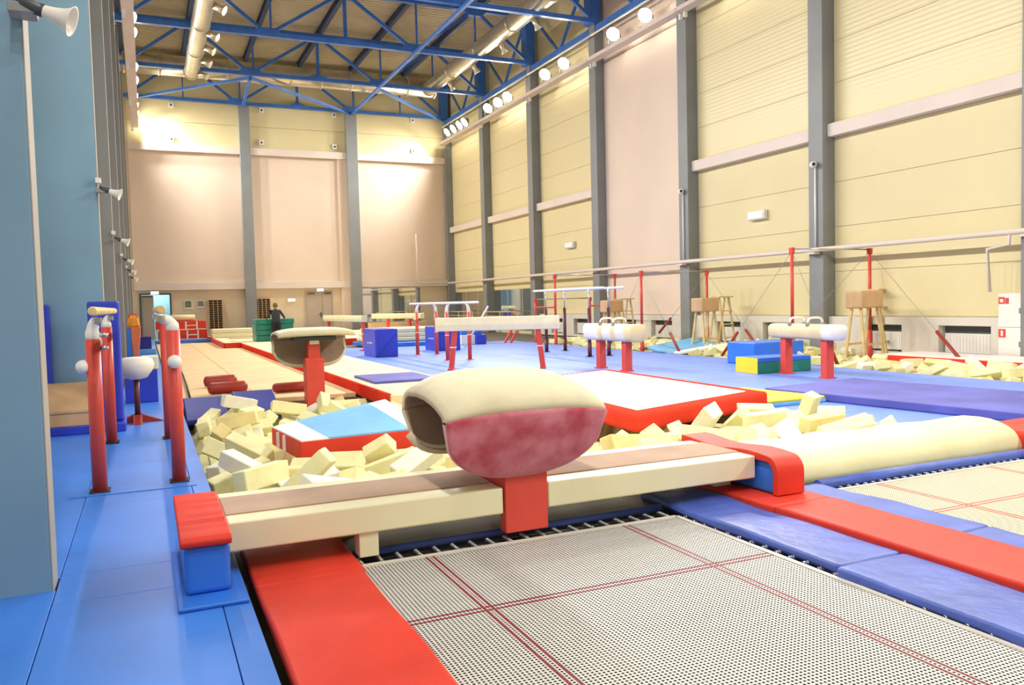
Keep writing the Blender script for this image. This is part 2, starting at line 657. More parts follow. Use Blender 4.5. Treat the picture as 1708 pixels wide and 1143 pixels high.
# back wall with doors, bands, mirrors
D1, D2, DZ = (-.18, 1.04), (7.33, 8.60), 2.12
bm = NB()
bm_box(bm, XL, D1[0], YB, YB + .2, -.5, ZT + .3)
bm_box(bm, D1[1], XR, YB, YB + .2, -.5, ZT + .3)
bm_box(bm, D1[0], D1[1], YB, YB + .2, DZ, ZT + .3)
M['plaster'] = mat('warm plaster', 'ddccb0', .7, .03, 1)
wall_back = struct(obj('wall_back', bm, 'plaster'))
BC = [(4.42, 4.92), (9.56, 10.11)]
for x0, x1 in BC:
    struct(box('column', 'column', x0, x1, 40.88, YB, ZF, 11.12, bevel=.01))
bays = [(-.44, 4.42), (4.92, 9.56), (10.11, 14.8)]
for x0, x1 in bays:
    box('rose_board', 'pink', x0, x1, 41.19, YB - .002, 2.66, 8.76, wall_back, bevel=.006, seg=1)
    box('upper_beam', 'ledge', x0, x1, 41.0, YB - .002, 8.76, 9.10, wall_back, bevel=.008, seg=1)
    for k in range(4):
        z0 = 9.11 + k * 1.05
        box('upper_panel', 'panel', x0, x1, 41.21, YB - .002, z0, z0 + 1.04, wall_back, bevel=.006, seg=1)
    box('lower_beam', 'ledge', x0, x1, 41.05, YB - .002, 2.32, 2.655, wall_back, bevel=.008, seg=1)
box('side_board', 'pink', 9.1, 9.56, 41.1, YB - .002, 0, 8.76, wall_back)
for k in range(3):
    w3 = (13.27 - 10.13) / 3
    box('mirror_pane', 'mirror', 10.13 + k * w3 + .01, 10.13 + (k + 1) * w3 - .01, YB - .03, YB - .002, .14, 2.26, wall_back)

# door 1 (open, corridor behind)
bm = NB()
bm_box(bm, D1[0] - .07, D1[0], YB - .04, YB + .2, 0, DZ + .07)
bm_box(bm, D1[1], D1[1] + .07, YB - .04, YB + .2, 0, DZ + .07)
bm_box(bm, D1[0], D1[1], YB - .04, YB + .2, DZ, DZ + .07)
d1 = struct(obj('door_1', bm, 'frame'))
bm = NB()
bm_box(bm, D1[0], D1[0] + .52, YB + .03, YB + .07, .02, DZ - .02)
obj('leaf', bm, 'door', d1)
bar('closer', 'steel', (D1[0] + .05, YB + .01, DZ - .06), (D1[0] + .45, YB + .01, DZ - .06), .05, .06, d1)
bm = NB()
bm_box(bm, -.6, 1.5, YB + 2.4, YB + 2.5, -.1, 2.7)
bm_box(bm, -.7, -.6, YB + .2, YB + 2.5, -.1, 2.7)
bm_box(bm, 1.5, 1.6, YB + .2, YB + 2.5, -.1, 2.7)
bm_box(bm, -.6, 1.5, YB + .2, YB + 2.5, 2.7, 2.8)
bm_box(bm, -.6, 1.5, YB + .2, YB + 2.5, -.1, -.02)
M['corr'] = mat('corridor paint', 'a9cfd6', .6, .03, 1)
struct(obj('wall_corridor', bm, 'corr'))
pl = bpy.data.lights.new('corridor_light', 'POINT')
pl.energy = 55
pl.shadow_soft_size = .2
plo = bpy.data.objects.new('corridor_light', pl)
plo.location = (.45, YB + 1.4, 2.3)
C.objects.link(plo)
# door 2 (closed double door)
bm = NB()
bm_box(bm, D2[0] - .06, D2[0], YB - .05, YB - .002, 0, DZ + .06)
bm_box(bm, D2[1], D2[1] + .06, YB - .05, YB - .002, 0, DZ + .06)
bm_box(bm, D2[0], D2[1], YB - .05, YB - .002, DZ, DZ + .06)
d2 = struct(obj('door_2', bm, 'door'))
xm = D2[0] + .80
for a, b in ((D2[0], xm - .006), (xm + .006, D2[1])):
    box('leaf', 'door', a + .006, b - .006, YB - .035, YB - .003, .01, DZ - .006, d2, bevel=.005, seg=1)
    bar('closer', 'steel', (a + .1, YB - .06, DZ - .07), (a + .42, YB - .06, DZ - .07), .05, .05, d2)
bm = NB()
bm_box(bm, xm - .12, xm - .06, YB - .05, YB - .035, .85, 1.1)
bm_tube(bm, [(xm - .09, YB - .04, 1.0), (xm - .09, YB - .09, 1.0), (xm - .21, YB - .09, 1.0)], .012, 6)
obj('handle', bm, 'steel', d2)

# ------------------------------------------------------------------ roof trusses
ZBc, ZTc = 11.15, 13.0
BX = [-.4, 4.4, 9.85, 14.75]
TXm = [2.0, 7.2, 12.4]


def truss(Y, label):
    t = thing('roof_truss', label, 'roof truss', (7.2, Y, ZBc), group='blue roof trusses spanning the hall')
    x0 = 7.2

    def L(x, z):
        return (x - x0, 0, z - ZBc)
    bar('bottom_chord', 'truss', L(-.6, ZBc), L(15.0, ZBc), .17, .15, t)
    bar('top_chord', 'truss', L(-.6, ZTc), L(15.0, ZTc), .17, .15, t)
    for k in range(3):
        bar('diagonal', 'truss', L(BX[k], ZBc), L(TXm[k], ZTc), .11, .11, t)
        bar('diagonal', 'truss', L(TXm[k], ZTc), L(BX[k + 1], ZBc), .11, .11, t)
        bar('vertical', 'truss', L(TXm[k] , ZTc), L(TXm[k], ZBc), .06 if k != 1 else .12, .08 if k != 1 else .12, t)
    for x in BX[1:3]:
        bar('vertical', 'truss', L(x + .12, ZBc), L(x + .12, ZTc), .07, .07, t)
    for x in BX[1:3]:
        bm = NB()
        bm_prism(bm, [(x - x0 - .5, -.02), (x - x0 + .5, -.02), (x - x0 + .34, .22), (x - x0 - .34, .22)], -.1, .1, 'y')
        obj('gusset', bm, 'truss', t)
    bm = NB()
    bm_prism(bm, [(TXm[1] - x0 - .7, -.04), (TXm[1] - x0 + .7, -.04), (TXm[1] - x0 + .12, .2), (TXm[1] - x0 - .12, .2)], -.1, .1, 'y')
    obj('gusset', bm, 'truss', t)
    for k in range(3):
        bm = NB()
        x = TXm[k]
        bm_prism(bm, [(x - x0 - .5, ZTc - ZBc - .02), (x - x0 + .5, ZTc - ZBc - .02), (x - x0 + .3, ZTc - ZBc - .25), (x - x0 - .3, ZTc - ZBc - .25)], -.1, .1, 'y')
        obj('gusset', bm, 'truss', t)
    bm = NB()
    bm_box(bm, 14.62 - x0, 15.02 - x0, -.05, .4, -.08, ZTc - ZBc)
    obj('end_post', bm, 'truss', t)
    return t


ORD = ['against the end wall', 'second out from the end wall', 'third out from the end wall', 'fourth out from the end wall',
       'fifth out from the end wall', 'sixth out from the end wall', 'seventh out from the end wall']
for i in range(7):
    truss(YC[i] - .02, 'blue steel roof truss spanning the hall, ' + ORD[i])
# lengthwise trusses over the right wall
for i in range(5):
    a, b = YC[i + 1] + .4, YC[i] - .1
    t = thing('wall_truss', 'blue lengthwise bracing truss high along the cream wall, ' + ['bay touching the end wall', 'second bay from the end wall', 'third bay from the end wall', 'fourth bay from the end wall', 'fifth bay from the end wall'][i],
              'roof truss', (14.86, a, 10.9), group='blue lengthwise trusses along the right wall')
    l = b - a
    bar('bottom_chord', 'truss', (0, 0, 0), (0, l, 0), .16, .2, t)
    bar('top_chord', 'truss', (0, 0, 2.2), (0, l, 2.2), .16, .2, t)
    bar('diagonal', 'truss', (0, 0, 2.2), (0, l / 2, 0), .09, .09, t)
    bar('diagonal', 'truss', (0, l, 2.2), (0, l / 2, 0), .09, .09, t)
# bracing in the plane of the bottom chords
brs = [((4.4, YC[1]), (-.3, YC[0])), ((4.4, YC[1]), (9.85, YC[0])), ((9.85, YC[1]), (14.7, YC[0])), ((4.4, YC[1]), (4.65, YC[0]))]
for n, (p, q) in enumerate(brs):
    bm = NB()
    bm_bar(bm, (0, 0, 0), (q[0] - p[0], q[1] - p[1] - .1, 0), .13, .1)
    o = obj('roof_brace', bm, 'truss', None, (p[0], p[1] + .1, 11.02))
    tag(o, ['diagonal blue roof brace from the second truss to the left end of the end-wall truss',
            'diagonal blue roof brace ending over the second end-wall column',
            'diagonal blue roof brace ending in the corner over the cream wall',
            'short lengthwise blue roof brace ending over the first end-wall column'][n], 'roof brace', 'blue braces between the trusses')
bm = NB()
bm_bar(bm, (0, 0, 0), (0, YC[0] - YC[5], 0), .12, .1)
tag(obj('roof_brace', bm, 'truss', None, (9.85, YC[5], 11.01)), 'long lengthwise blue roof brace running under all the trusses', 'roof brace', 'blue braces between the trusses')

# ------------------------------------------------------------------ ducts
def duct(name, label, pts, r, collars, nozzles=()):
    t = thing(name, label, 'air duct', pts[0])
    o0 = Vector(pts[0])
    P = [Vector(p) - o0 for p in pts]
    tube('pipe', 'duct', P, r, t, 20)
    d = (P[-1] - P[0]).normalized()
    for c in collars:
        p = P[0] + (P[-1] - P[0]) * c
        tube('collar', 'duct', [p - d * .04, p + d * .04], r + .025, t, 20)
    for c, side in nozzles:
        p = P[0] + (P[-1] - P[0]) * c
        tube('nozzle', 'duct', [p + side * (r - .05), p + side * (r + .2), p + side * (r + .38)], [.12, .1, .15], t, 12)
    return t


duct('round_duct', 'long silver round air duct with side nozzles running over the beige runway',
     [(2.1, 8, 11.0), (2.1, 35.6, 11.0)], .29, [i / 9 for i in range(10)], [(c, Vector((.8, -.3, -.45)).normalized()) for c in (.70, .80, .86, .92, .985)])
duct('round_duct', 'long silver round air duct running beside the cream wall trusses',
     [(12.6, 8, 11.5), (12.6, 36.8, 11.5)], .32, [i / 9 for i in range(10)], [(c, Vector((.55, 0, -.85)).normalized()) for c in (.5, .62, .72, .82, .92)])
duct('round_duct', 'silver cross duct under the roof in front of the end wall', [(-.4, 37.3, 11.65), (13.0, 37.3, 11.65)], .42, [i / 10 for i in range(11)])

# ------------------------------------------------------------------ floodlights on their rails
def rail_unit(x, y0, y1, label, side):
    t = thing('lamp_rail', label, 'lamp rail', (x, y0, 9.72), group='lamp rails under the roof')
    l = y1 - y0
    bm = NB()
    bm_box(bm, -.16, .16, 0, l, 0, .03)
    bm_box(bm, -.16, -.13, 0, l, .03, .12)
    bm_box(bm, .13, .16, 0, l, .03, .12)
    obj('tray', bm, 'ledge', t)
    tube('cable_tube', 'whitep', [(.06 * side, 0, .95), (.06 * side, l, .95)], .035, t, 8)
    for yy_ in (.1, l - .1):
        box('bracket', 'whitep', -.05 + .1 * side, .05 + .1 * side, yy_ - .04, yy_ + .04, -.16, 0, t)
    return t


for i in range(7):
    a, b = YC[i + 1] + .02, YC[i]
    w_ = ['bay touching the end wall', 'second bay from the end wall', 'third bay from the end wall', 'fourth bay from the end wall', 'fifth bay from the end wall', 'sixth bay from the end wall', 'seventh bay from the end wall'][i]
    rail_unit(14.62, a, b, 'pale lamp rail high on the cream wall, ' + w_, 1)
    rail_unit(-.1, a, b, 'pale lamp rail high above the blue-grey columns, ' + w_, -1)

LM = bpy.data.lights.new('flood', 'AREA')
LM.shape = 'DISK'
LM.size = .34
LM.energy = LAMP_W
LM.spread = 2.0
LM.color = LAMP_COL


def make_flood():
    t = thing('floodlight', 'lit round floodlight on the rail', 'floodlight', (0, 0, 0))
    bm = NB()
    bm_lathe(bm, [(.06, -.26), (.11, -.24), (.19, -.08), (.24, 0), (.23, .0), (.2, -.02)], 20, 'x')
    obj('housing', bm, 'grey', t)
    bm = NB()
    bm_lathe(bm, [(.21, -.01), (.21, 0.01), (.12, .05), (0, .06)], 20, 'x')
    obj('lens', bm, 'lens', t)
    bm = NB()
    bm_tube(bm, [(-.1, -.21, 0), (-.1, -.23, -.3), (-.1, .23, -.3), (-.1, .21, 0)], .018, 6)
    obj('yoke', bm, 'steel', t)
    bar('post', 'steel', (-.1, 0, -.3), (-.1, 0, -.46), .04, .04, t)
    lo = bpy.data.objects.new('flood_beam', LM)
    C.objects.link(lo)
    lo.parent = t
    lo.location = (.09, 0, 0)
    lo.rotation_euler = (0, -PI / 2, 0)
    return t


fl = make_flood()
first = True
for side, lst in ((-1, LR), (1, LL)):
    for n, p in enumerate(lst):
        o = fl if first else copy_tree(fl)
        first = False
        # local +x is the beam; tilt it down towards the hall
        o.location = (p.x, p.y, ZL + .03)
        yaw_ = (.6 if 4 < p.y < 37 else .1 if p.y > 37 else -.75) * (-side)
        o.rotation_euler = Euler((0, .0, (0 if side > 0 else PI) + yaw_))
        for ch in o.children:
            if ch.name.startswith(('housing', 'lens', 'flood_beam')):
                ch.rotation_euler = Euler((0, .62 + (-PI / 2 if ch.type == 'LIGHT' else 0), 0))
                if ch.type == 'LIGHT':
                    ch.location = (.10 * math.cos(.62), 0, -.10 * math.sin(.62))
        bay_ = ['first', 'second', 'third', 'fourth', 'fifth', 'sixth', 'seventh', 'eighth', 'ninth'][min(8, max(0, int((YC[0] - p.y) / 5.254)))]
        o['label'] = ('round lit floodlight along the cream wall, ' if side < 0 else 'round lit floodlight above the blue-grey columns, ') + bay_ + ' bay from the end wall'
        o['group'] = 'floodlights along the cream wall' if side < 0 else 'floodlights above the blue-grey columns'

# ------------------------------------------------------------------ trampolines
ZBED = -.03


def trampoline(label, x0, x1, y0, y1, thread, linecol, xs, ys, pitch, hole, loc_springs):
    t = thing('trampoline', label, 'trampoline', (x0, y0, -.9))
    zb = ZBED + .9
    bm = NB()
    v = [bm.verts.new(p) for p in ((0, 0, zb), (x1 - x0, 0, zb), (x1 - x0, y1 - y0, zb), (0, y1 - y0, zb))]
    bm.faces.new(v)
    obj('bed', bm, net_mat('woven bed ' + linecol, thread, pitch, hole, [x - x0 for x in xs], [y - y0 for y in ys], linecol), t, recalc=False)
    bm = NB()
    W, D = x1 - x0, y1 - y0
    for a, b in (((0, 0), (W, 0)), ((W, 0), (W, D)), ((W, D), (0, D)), ((0, D), (0, 0))):
        bm_bar(bm, (a[0], a[1], zb), (b[0], b[1], zb), .03, .012)
    obj('bed_hem', bm, 'rail', t)
    # steel frame
    g = .17
    bm = NB()
    P = [(-g, -g), (W + g, -g), (W + g, D + g), (-g, D + g)]
    for k in range(4):
        a, b = P[k], P[(k + 1) % 4]
        bm_tube(bm, [(a[0], a[1], zb - .055), (b[0], b[1], zb - .055)], .03, 10)
    obj('frame', bm, 'steel', t)
    for px_, py_ in P:
        tube('leg', 'steel', [(px_, py_, zb - .055), (px_, py_, 0)], .03, t, 10)
    # springs: one mesh, many copies
    bm = NB()
    pts = [(0, -.01, 0), (0, .015, 0)]
    n = 40
    for k in range(n + 1):
        a = k / n
        pts.append((.011 * math.cos(a * 16 * PI), .02 + .11 * a, .011 * math.sin(a * 16 * PI)))
    pts += [(0, .14, 0), (0, g, -.02)]
    bm_tube(bm, pts, .005, 4)
    s0 = obj('spring', bm, 'trampmetal', t)
    first_ = True
    for side, n in loc_springs:
        for k in range(n):
            u = (k + .5) / n
            o = s0 if first_ else s0.copy()
            if not first_:
                C.objects.link(o)
            first_ = False
            if side == 'far':
                o.location, rz = (u * W, D, zb), 0
            elif side == 'right':
                o.location, rz = (W, u * D, zb), -PI / 2
            else:
                o.location, rz = (0, u * D, zb), PI / 2
            o.rotation_euler = (0, 0, rz)
    return t


TA = (.97, 3.10, .15, 4.34)
trampoline('sunken trampoline with grey woven bed in front of the raspberry vault table', *TA, 'c6c6c1', '8d3a44',
           [1.40, 2.70], [.75, 3.45], .02, .56, (('far', 19), ('right', 40)))
TB = (4.47, 6.62, .15, 4.36)
trampoline('sunken trampoline with beige woven bed in front of the pale yellow roll', *TB, 'cfc5a9', 'c8483c',
           [4.93, 6.15], [.75, 3.62], .02, .5, (('far', 26),))


def pad(name, m, x0, x1, y0, y1, z0, z1, label, cat='pad', group=None, bevel=.02):
    return box(name, m, x0, x1, y0, y1, z0, z1, None, bevel, 3, label, cat, group)


def soft_pad(name, m, x0, x1, y0, y1, z0, z1, label, cat='pad', group=None, wav=.012, seed=1, sub=14, bev=.02, edge_wave=0.0):
    """thin vinyl pad with a gently wrinkled top"""
    r = random.Random(seed)
    ph = [(r.uniform(2, 7), r.uniform(2, 9), r.uniform(0, 6), r.uniform(.3, 1)) for _ in range(6)]
    cx, cy = (x0 + x1) / 2, (y0 + y1) / 2
    bm = NB()
    nx, ny = max(3, int(sub * min(1, (x1 - x0) / (y1 - y0) * 1.2))), sub
    nx = max(nx, 5)
    top, bot = [], []
    for j in range(ny + 1):
        for i in range(nx + 1):
            u, v = i / nx, j / ny
            x = x0 + (x1 - x0) * u - cx
            y = y0 + (y1 - y0) * v - cy
            h = sum(a * math.sin(p * x + q * y + s) for p, q, s, a in ph) / 3 * wav
            if edge_wave and i == 0:
                x += edge_wave * math.sin(v * 9 + seed)
            top.append(bm.verts.new((x, y, z1 - z0 + h)))
            bot.append(bm.verts.new((x, y, 0)))
    n = nx + 1
    for j in range(ny):
        for i in range(nx):
            a = j * n + i
            bm.faces.new((top[a], top[a + 1], top[a + n + 1], top[a + n]))
            bm.faces.new((bot[a + n], bot[a + n + 1], bot[a + 1], bot[a]))
    for i in range(nx):
        for A, B in (((i, 0), (i + 1, 0)), ((i + 1, ny), (i, ny))):
            a, b = A[1] * n + A[0], B[1] * n + B[0]
            bm.faces.new((bot[a], bot[b], top[b], top[a]))
    for j in range(ny):
        for A, B in (((0, j + 1), (0, j)), ((nx, j), (nx, j + 1))):
            a, b = A[1] * n + A[0], B[1] * n + B[0]
            bm.faces.new((bot[a], bot[b], top[b], top[a]))
    bmesh.ops.recalc_face_normals(bm, faces=bm.faces)
    ed = [e for e in bm.edges if len(e.link_faces) == 2 and e.calc_face_angle(0) > .9]
    bmesh.ops.bevel(bm, geom=ed, offset=min(bev, (z1 - z0) * .45), segments=3, affect='EDGES', profile=.6)
    for f in bm.faces:
        f.smooth = True
    o = obj(name, bm, m, None, (cx, cy, z0), recalc=False)
    return tag(o, label, cat, group)


# red pads on the left rim, blue pads and red strip between the trampolines
soft_pad('safety_pad', 'red', .44, 1.0, 4.17, 4.98, -.05, .012, 'short red pad on the trampoline rim, running under the brown-topped platform', 'safety pad', 'red trampoline pads', .008, 3)
soft_pad('safety_pad', 'red', .44, .985, 1.55, 4.165, -.05, .018, 'long red pad on the trampoline rim beside the blue floor', 'safety pad', 'red trampoline pads', .012, 4, 26)
soft_pad('safety_pad', 'red', .44, .985, -.6, 1.545, -.05, .018, 'red pad on the trampoline rim nearest the entrance', 'safety pad', 'red trampoline pads', .012, 5, 26)
soft_pad('safety_pad', 'padblue', 3.14, 3.6, 3.02, 4.85, -.04, .022, 'wrinkled blue pad on the trampoline rim, reaching under the brown-topped platform', 'safety pad', 'blue trampoline pads', .014, 6, 26, .03, .012)
soft_pad('safety_pad', 'padblue', 3.11, 3.6, .2, 3.01, -.04, .022, 'long wrinkled blue pad between the grey trampoline bed and the long red strip', 'safety pad', 'blue trampoline pads', .014, 7, 30, .03, .012)
soft_pad('safety_pad', 'padblue', 4.1, 4.44, 3.12, 4.45, -.04, .022, 'blue pad on the rim of the beige trampoline bed beside the red-capped block', 'safety pad', 'blue trampoline pads', .012, 8, 22, .03)
soft_pad('safety_pad', 'padblue', 4.1, 4.42, .3, 3.11, -.04, .022, 'blue pad on the rim of the beige trampoline bed beside the long red strip', 'safety pad', 'blue trampoline pads', .012, 9, 22, .03)
soft_pad('safety_pad', 'red', 3.6, 4.1, .0, 3.99, -.05, .055, 'long smooth red strip pad between the two trampolines', 'safety pad', 'red trampoline pads', .004, 10, 30)
soft_pad('safety_pad', 'red', 3.6, 4.1, 3.995, 5.0, -.05, .05, 'short red strip pad running under the red-capped blue block', 'safety pad', 'red trampoline pads', .004, 11, 14)
o = tube('edge_roll', 'padblue', [(0, 0, 0), (.7, .02, -.004), (1.4, .0, .004), (2.1, .015, 0)], .025, None, 14)
o.location = (1.02, 4.535, -.02)
tag(o, 'thin blue tube roll behind the springs of the grey trampoline bed', 'edge roll')
# rolled blue edge of the second trampoline
o = tube('edge_roll', 'padblue', [(0, 0, 0), (1.0, .015, .004), (2.1, .0, 0), (2.5, .0, 0)], .045, None, 14)
o.location = (4.42, 4.44, -.005)
tag(o, 'shiny blue tube roll along the foot of the pale yellow roll', 'edge roll')
soft_pad('safety_pad', 'red', 6.9, 8.2, 4.25, 5.05, -.04, .16, 'thick red pad at the far end of the pale yellow roll', 'safety pad', 'red trampoline pads', .01, 13, 10, .05)
soft_pad('safety_pad', 'padblue', 6.66, 7.2, 1.0, 4.24, -.04, .02, 'blue pad on the outer rim of the beige trampoline bed', 'safety pad', 'blue trampoline pads', .012, 14, 20, .03)

# ------------------------------------------------------------------ platform behind the trampoline
YF, YBk, ZP0, ZP1 = 4.37, 5.10, .14, .30


def platform(x0, x1, label, skew):
    t = thing('padded_platform', label, 'padded platform', ((x0 + x1) / 2, (YF + YBk) / 2, 0), group='brown-topped padded platforms')
    cx, cy = (x0 + x1) / 2, (YF + YBk) / 2
    bm = NB()
    a0, a1 = x0 - cx, x1 - cx
    f, b = YF - cy, YBk - cy
    poly = [(a0, f), (a1 - max(skew, 0) * 0 + 0, f), (a1 - skew, b), (a0, b)]
    bm_prism(bm, poly, ZP0, ZP1 - .004, 'z')
    obj('body', bm, 'cream', t, bevel=.012, seg=3)
    bm = NB()
    bm_prism(bm, [(a0 + .004, f + .16), (a1 - .012, f + .16), (a1 - skew - .012, b - .15), (a0 + .004, b - .15)], ZP1 - .012, ZP1 + .004, 'z')
    obj('suede_strip', bm, 'suede', t, bevel=.003, seg=1)
    return t, cx, cy


t, cx, cy = platform(.335, 1.885, 'cream padded platform with brown suede top, ending at the blue block on the blue floor', .0)
box('leg', 'cream', 1.02 - cx, 1.13 - cx, 4.37 - cy + .02, 4.37 - cy + .14, 0.0, ZP0, t, bevel=.006)
box('leg', 'cream', 1.02 - cx, 1.13 - cx, YBk - cy - .14, YBk - cy - .02, -.04, ZP0, t, bevel=.006)
t, cx, cy = platform(2.185, 3.785, 'cream padded platform with brown suede top, ending at the red-capped blue block', .0)
box('leg', 'cream', 3.62 - cx, 3.76 - cx, 4.60 - cy, 4.98 - cy, 0.05, ZP0, t, bevel=.006)

# blue end blocks
t = thing('end_block', 'blue block with flat red cap on a blue base sheet beside the padded platform', 'padded block', (.215, 4.6, 0), group='red-capped end blocks')
box('base_sheet', 'blue', -.14, .175, -.62, .35, .001, .022, t, bevel=.008)
bm = NB()
bm_box(bm, -.10, .11, -.46, .5, .022, .262)
obj('block', bm, 'blue', t, bevel=.03, seg=3)
bm = NB()
n = 22
prof = []
rr = random.Random(3)
for k in range(n + 1):
    y = -.48 + 1.02 * k / n
    prof.append((y, .312 + .008 * math.sin(k * 1.9) + rr.uniform(-.003, .003)))
prof += [(.54, .258), (-.475, .258), (-.49, .262), (-.5, .29)]
bm_prism(bm, prof, -.118, .118, 'x')
obj('cap', bm, 'red', t, bevel=.010, seg=2)
t = thing('end_block', 'blue block under a red cap that folds down over its front, on the red strip', 'padded block', (3.9, 4.6, .05), group='red-capped end blocks')
bm = NB()
bm_box(bm, -.095, .10, -.39, .45, .002, .215)
obj('block', bm, 'blue', t, bevel=.025, seg=3)


def arc_cap(t, x0, x1, yf, yb, z0, zt, th, rad, n=8):
    """inverted L cap: down the front, round the shoulder, back over the top"""
    out = [(yf, z0)]
    for k in range(n + 1):
        a = PI - (PI / 2) * k / n
        out.append((yf + rad + rad * math.cos(a), zt - rad + rad * math.sin(a)))
    m_ = 10
    for k in range(1, m_ + 1):
        y = yf + rad + (yb - yf - rad) * k / m_
        out.append((y, zt + .012 * math.sin(k * .8)))
    inn = [(yb, zt - th)]
    for k in range(n + 1):
        a = PI / 2 + (PI / 2) * k / n
        inn.append((yf + rad + (rad - th) * math.cos(a), zt - rad + (rad - th) * math.sin(a)))
    inn.append((yf + th, z0))
    bm = NB()
    bm_prism(bm, out + inn, x0, x1, 'x')
    return obj('cap', bm, 'red', t, bevel=.008, seg=2)


arc_cap(t, -.115, .125, -.44, .62, .004, .262, .045, .11)

# pale yellow roll at the far edge of the second trampoline
bm = NB()
n, ms = 16, 40
rings = []
for j in range(ms + 1):
    u = j / ms
    x = 2.95 * u
    e = 1.0 if u < .9 else math.sqrt(max(0, 1 - ((u - .9) / .102) ** 2))
    h = (.295 + .006 * math.sin(u * 23)) * (.15 + .85 * e)
    ring = []
    for k in range(n + 1):
        a = PI * k / n
        yy_ = -.35 * math.copysign(abs(math.cos(a)) ** .75, math.cos(a))
        zz_ = h * (math.sin(a) ** .8)
        ring.append(bm.verts.new((x, yy_ * (.8 + .2 * e), zz_)))
    rings.append(ring)
for j in range(ms):
    for k in range(n):
        bm.faces.new((rings[j][k], rings[j][k + 1], rings[j + 1][k + 1], rings[j + 1][k]))
    bm.faces.new((rings[j][0], rings[j + 1][0], rings[j + 1][n], rings[j][n]))
bm.faces.new(rings[0])
bm.faces.new(rings[-1][::-1])
o = obj('foam_roll', bm, 'creamroll', None, (4.08, 4.9, -.035), smooth=True)
tag(o, 'long pale yellow half-round foam roll lying behind the beige trampoline bed', 'foam roll')


# ------------------------------------------------------------------ vault tables
def vault_shell(t, hw, prof, bot_front, thick, m_top, m_front, dm=.05, exf=2.6, back_h=None, rim=False):
    """bent shell: prof = list of (y, z) from front seam over the top to the back edge.
    the front apron hangs from the first point as a half ellipse; rounded plan"""
    NU = 28
    us = [-1 + 2 * i / NU for i in range(NU + 1)]

    def grid(fn, nv, m, name):
        bm = NB()
        top = [[bm.verts.new(fn(u, v / nv, 0)) for u in us] for v in range(nv + 1)]
        bot = [[bm.verts.new(fn(u, v / nv, thick)) for u in us] for v in range(nv + 1)]
        for v in range(nv):
            for i in range(NU):
                f = bm.faces.new((top[v][i], top[v][i + 1], top[v + 1][i + 1], top[v + 1][i]))
                f = bm.faces.new((bot[v + 1][i], bot[v + 1][i + 1], bot[v][i + 1], bot[v][i]))
                f.material_index = 1
        for i in range(NU):
            bm.faces.new((bot[0][i], bot[0][i + 1], top[0][i + 1], top[0][i]))
            bm.faces.new((top[nv][i], top[nv][i + 1], bot[nv][i + 1], bot[nv][i]))
        for v in range(nv):
            bm.faces.new((top[v][0], top[v + 1][0], bot[v + 1][0], bot[v][0]))
            bm.faces.new((bot[v][NU], bot[v + 1][NU], top[v + 1][NU], top[v][NU]))
        bmesh.ops.remove_doubles(bm, verts=bm.verts, dist=1e-5)
        return obj(name, bm, [m, 'inner'], t, smooth=True)
    # dense profile with normals
    P = [Vector((y, z)) for y, z in prof]
    y0, z0 = prof[0]
    seg = [0]
    for a, b in zip(P[:-1], P[1:]):
        seg.append(seg[-1] + (b - a).length)

    def at(s):
        s *= seg[-1]
        for k in range(len(P) - 1):
            if s <= seg[k + 1] + 1e-9:
                q = (s - seg[k]) / (seg[k + 1] - seg[k])
                return P[k].lerp(P[k + 1], q), (P[k + 1] - P[k]).normalized()
        return P[-1], (P[-1] - P[-2]).normalized()

    def top_fn(u, v, d):
        p, tg = at(v)
        nrm = Vector((-tg.y, tg.x))
        edge = .014 * abs(u) ** 6
        q = p - nrm * (d + (edge if d == 0 else -edge * .2))
        dome = -dm * abs(u) ** 3.2 * min(1, .35 + (q.y - z0) * 3.2 if q.y > z0 else .35)
        wscale = hw
        return Vector((u * wscale, q.x, q.y + dome))
    grid(top_fn, 26, m_top, 'top_pad')

    d0 = (Vector(prof[1]) - Vector(prof[0])).normalized()

    def front_fn(u, v, d):
        hb = bot_front * (max(0, 1 - abs(u) ** exf)) ** (1 / 2.0) + .012
        z = z0 - hb * v - dm * .35 * abs(u) ** 3.2
        y = y0 + .05 * math.sin(v * 1.4) * 0 + .16 * (v * hb / bot_front) ** 1.6
        return Vector((u * hw * (1 if True else 1), y + d, z))
    grid(front_fn, 14, m_front, 'front_apron')
    if back_h:
        yb, zb = prof[-1]

        def back_fn(u, v, d):
            hb = back_h * (max(0, 1 - abs(u) ** 6)) ** .5 + .012
            return Vector((u * hw, yb - .14 * (v * hb / back_h) ** 1.6 - d, zb - hb * v - dm * .35 * abs(u) ** 3.2))
        grid(back_fn, 12, m_top, 'back_apron')
        tube('rim', m_top, [back_fn(u * .95, 1, thick / 2) for u in us], thick / 2.2, t, 8)
    if rim:
        tube('rim', m_top, [front_fn(-.95, 0, thick / 2)] + [front_fn(u * .95, 1, thick / 2) for u in us] + [front_fn(.95, 0, thick / 2)], thick / 2, t, 8)


def arc(cx, cz, r, a0, a1, n, sy=1.0):
    return [(cx + r * sy * math.cos(math.radians(a0 + (a1 - a0) * k / n)), cz + r * math.sin(math.radians(a0 + (a1 - a0) * k / n))) for k in range(n + 1)]


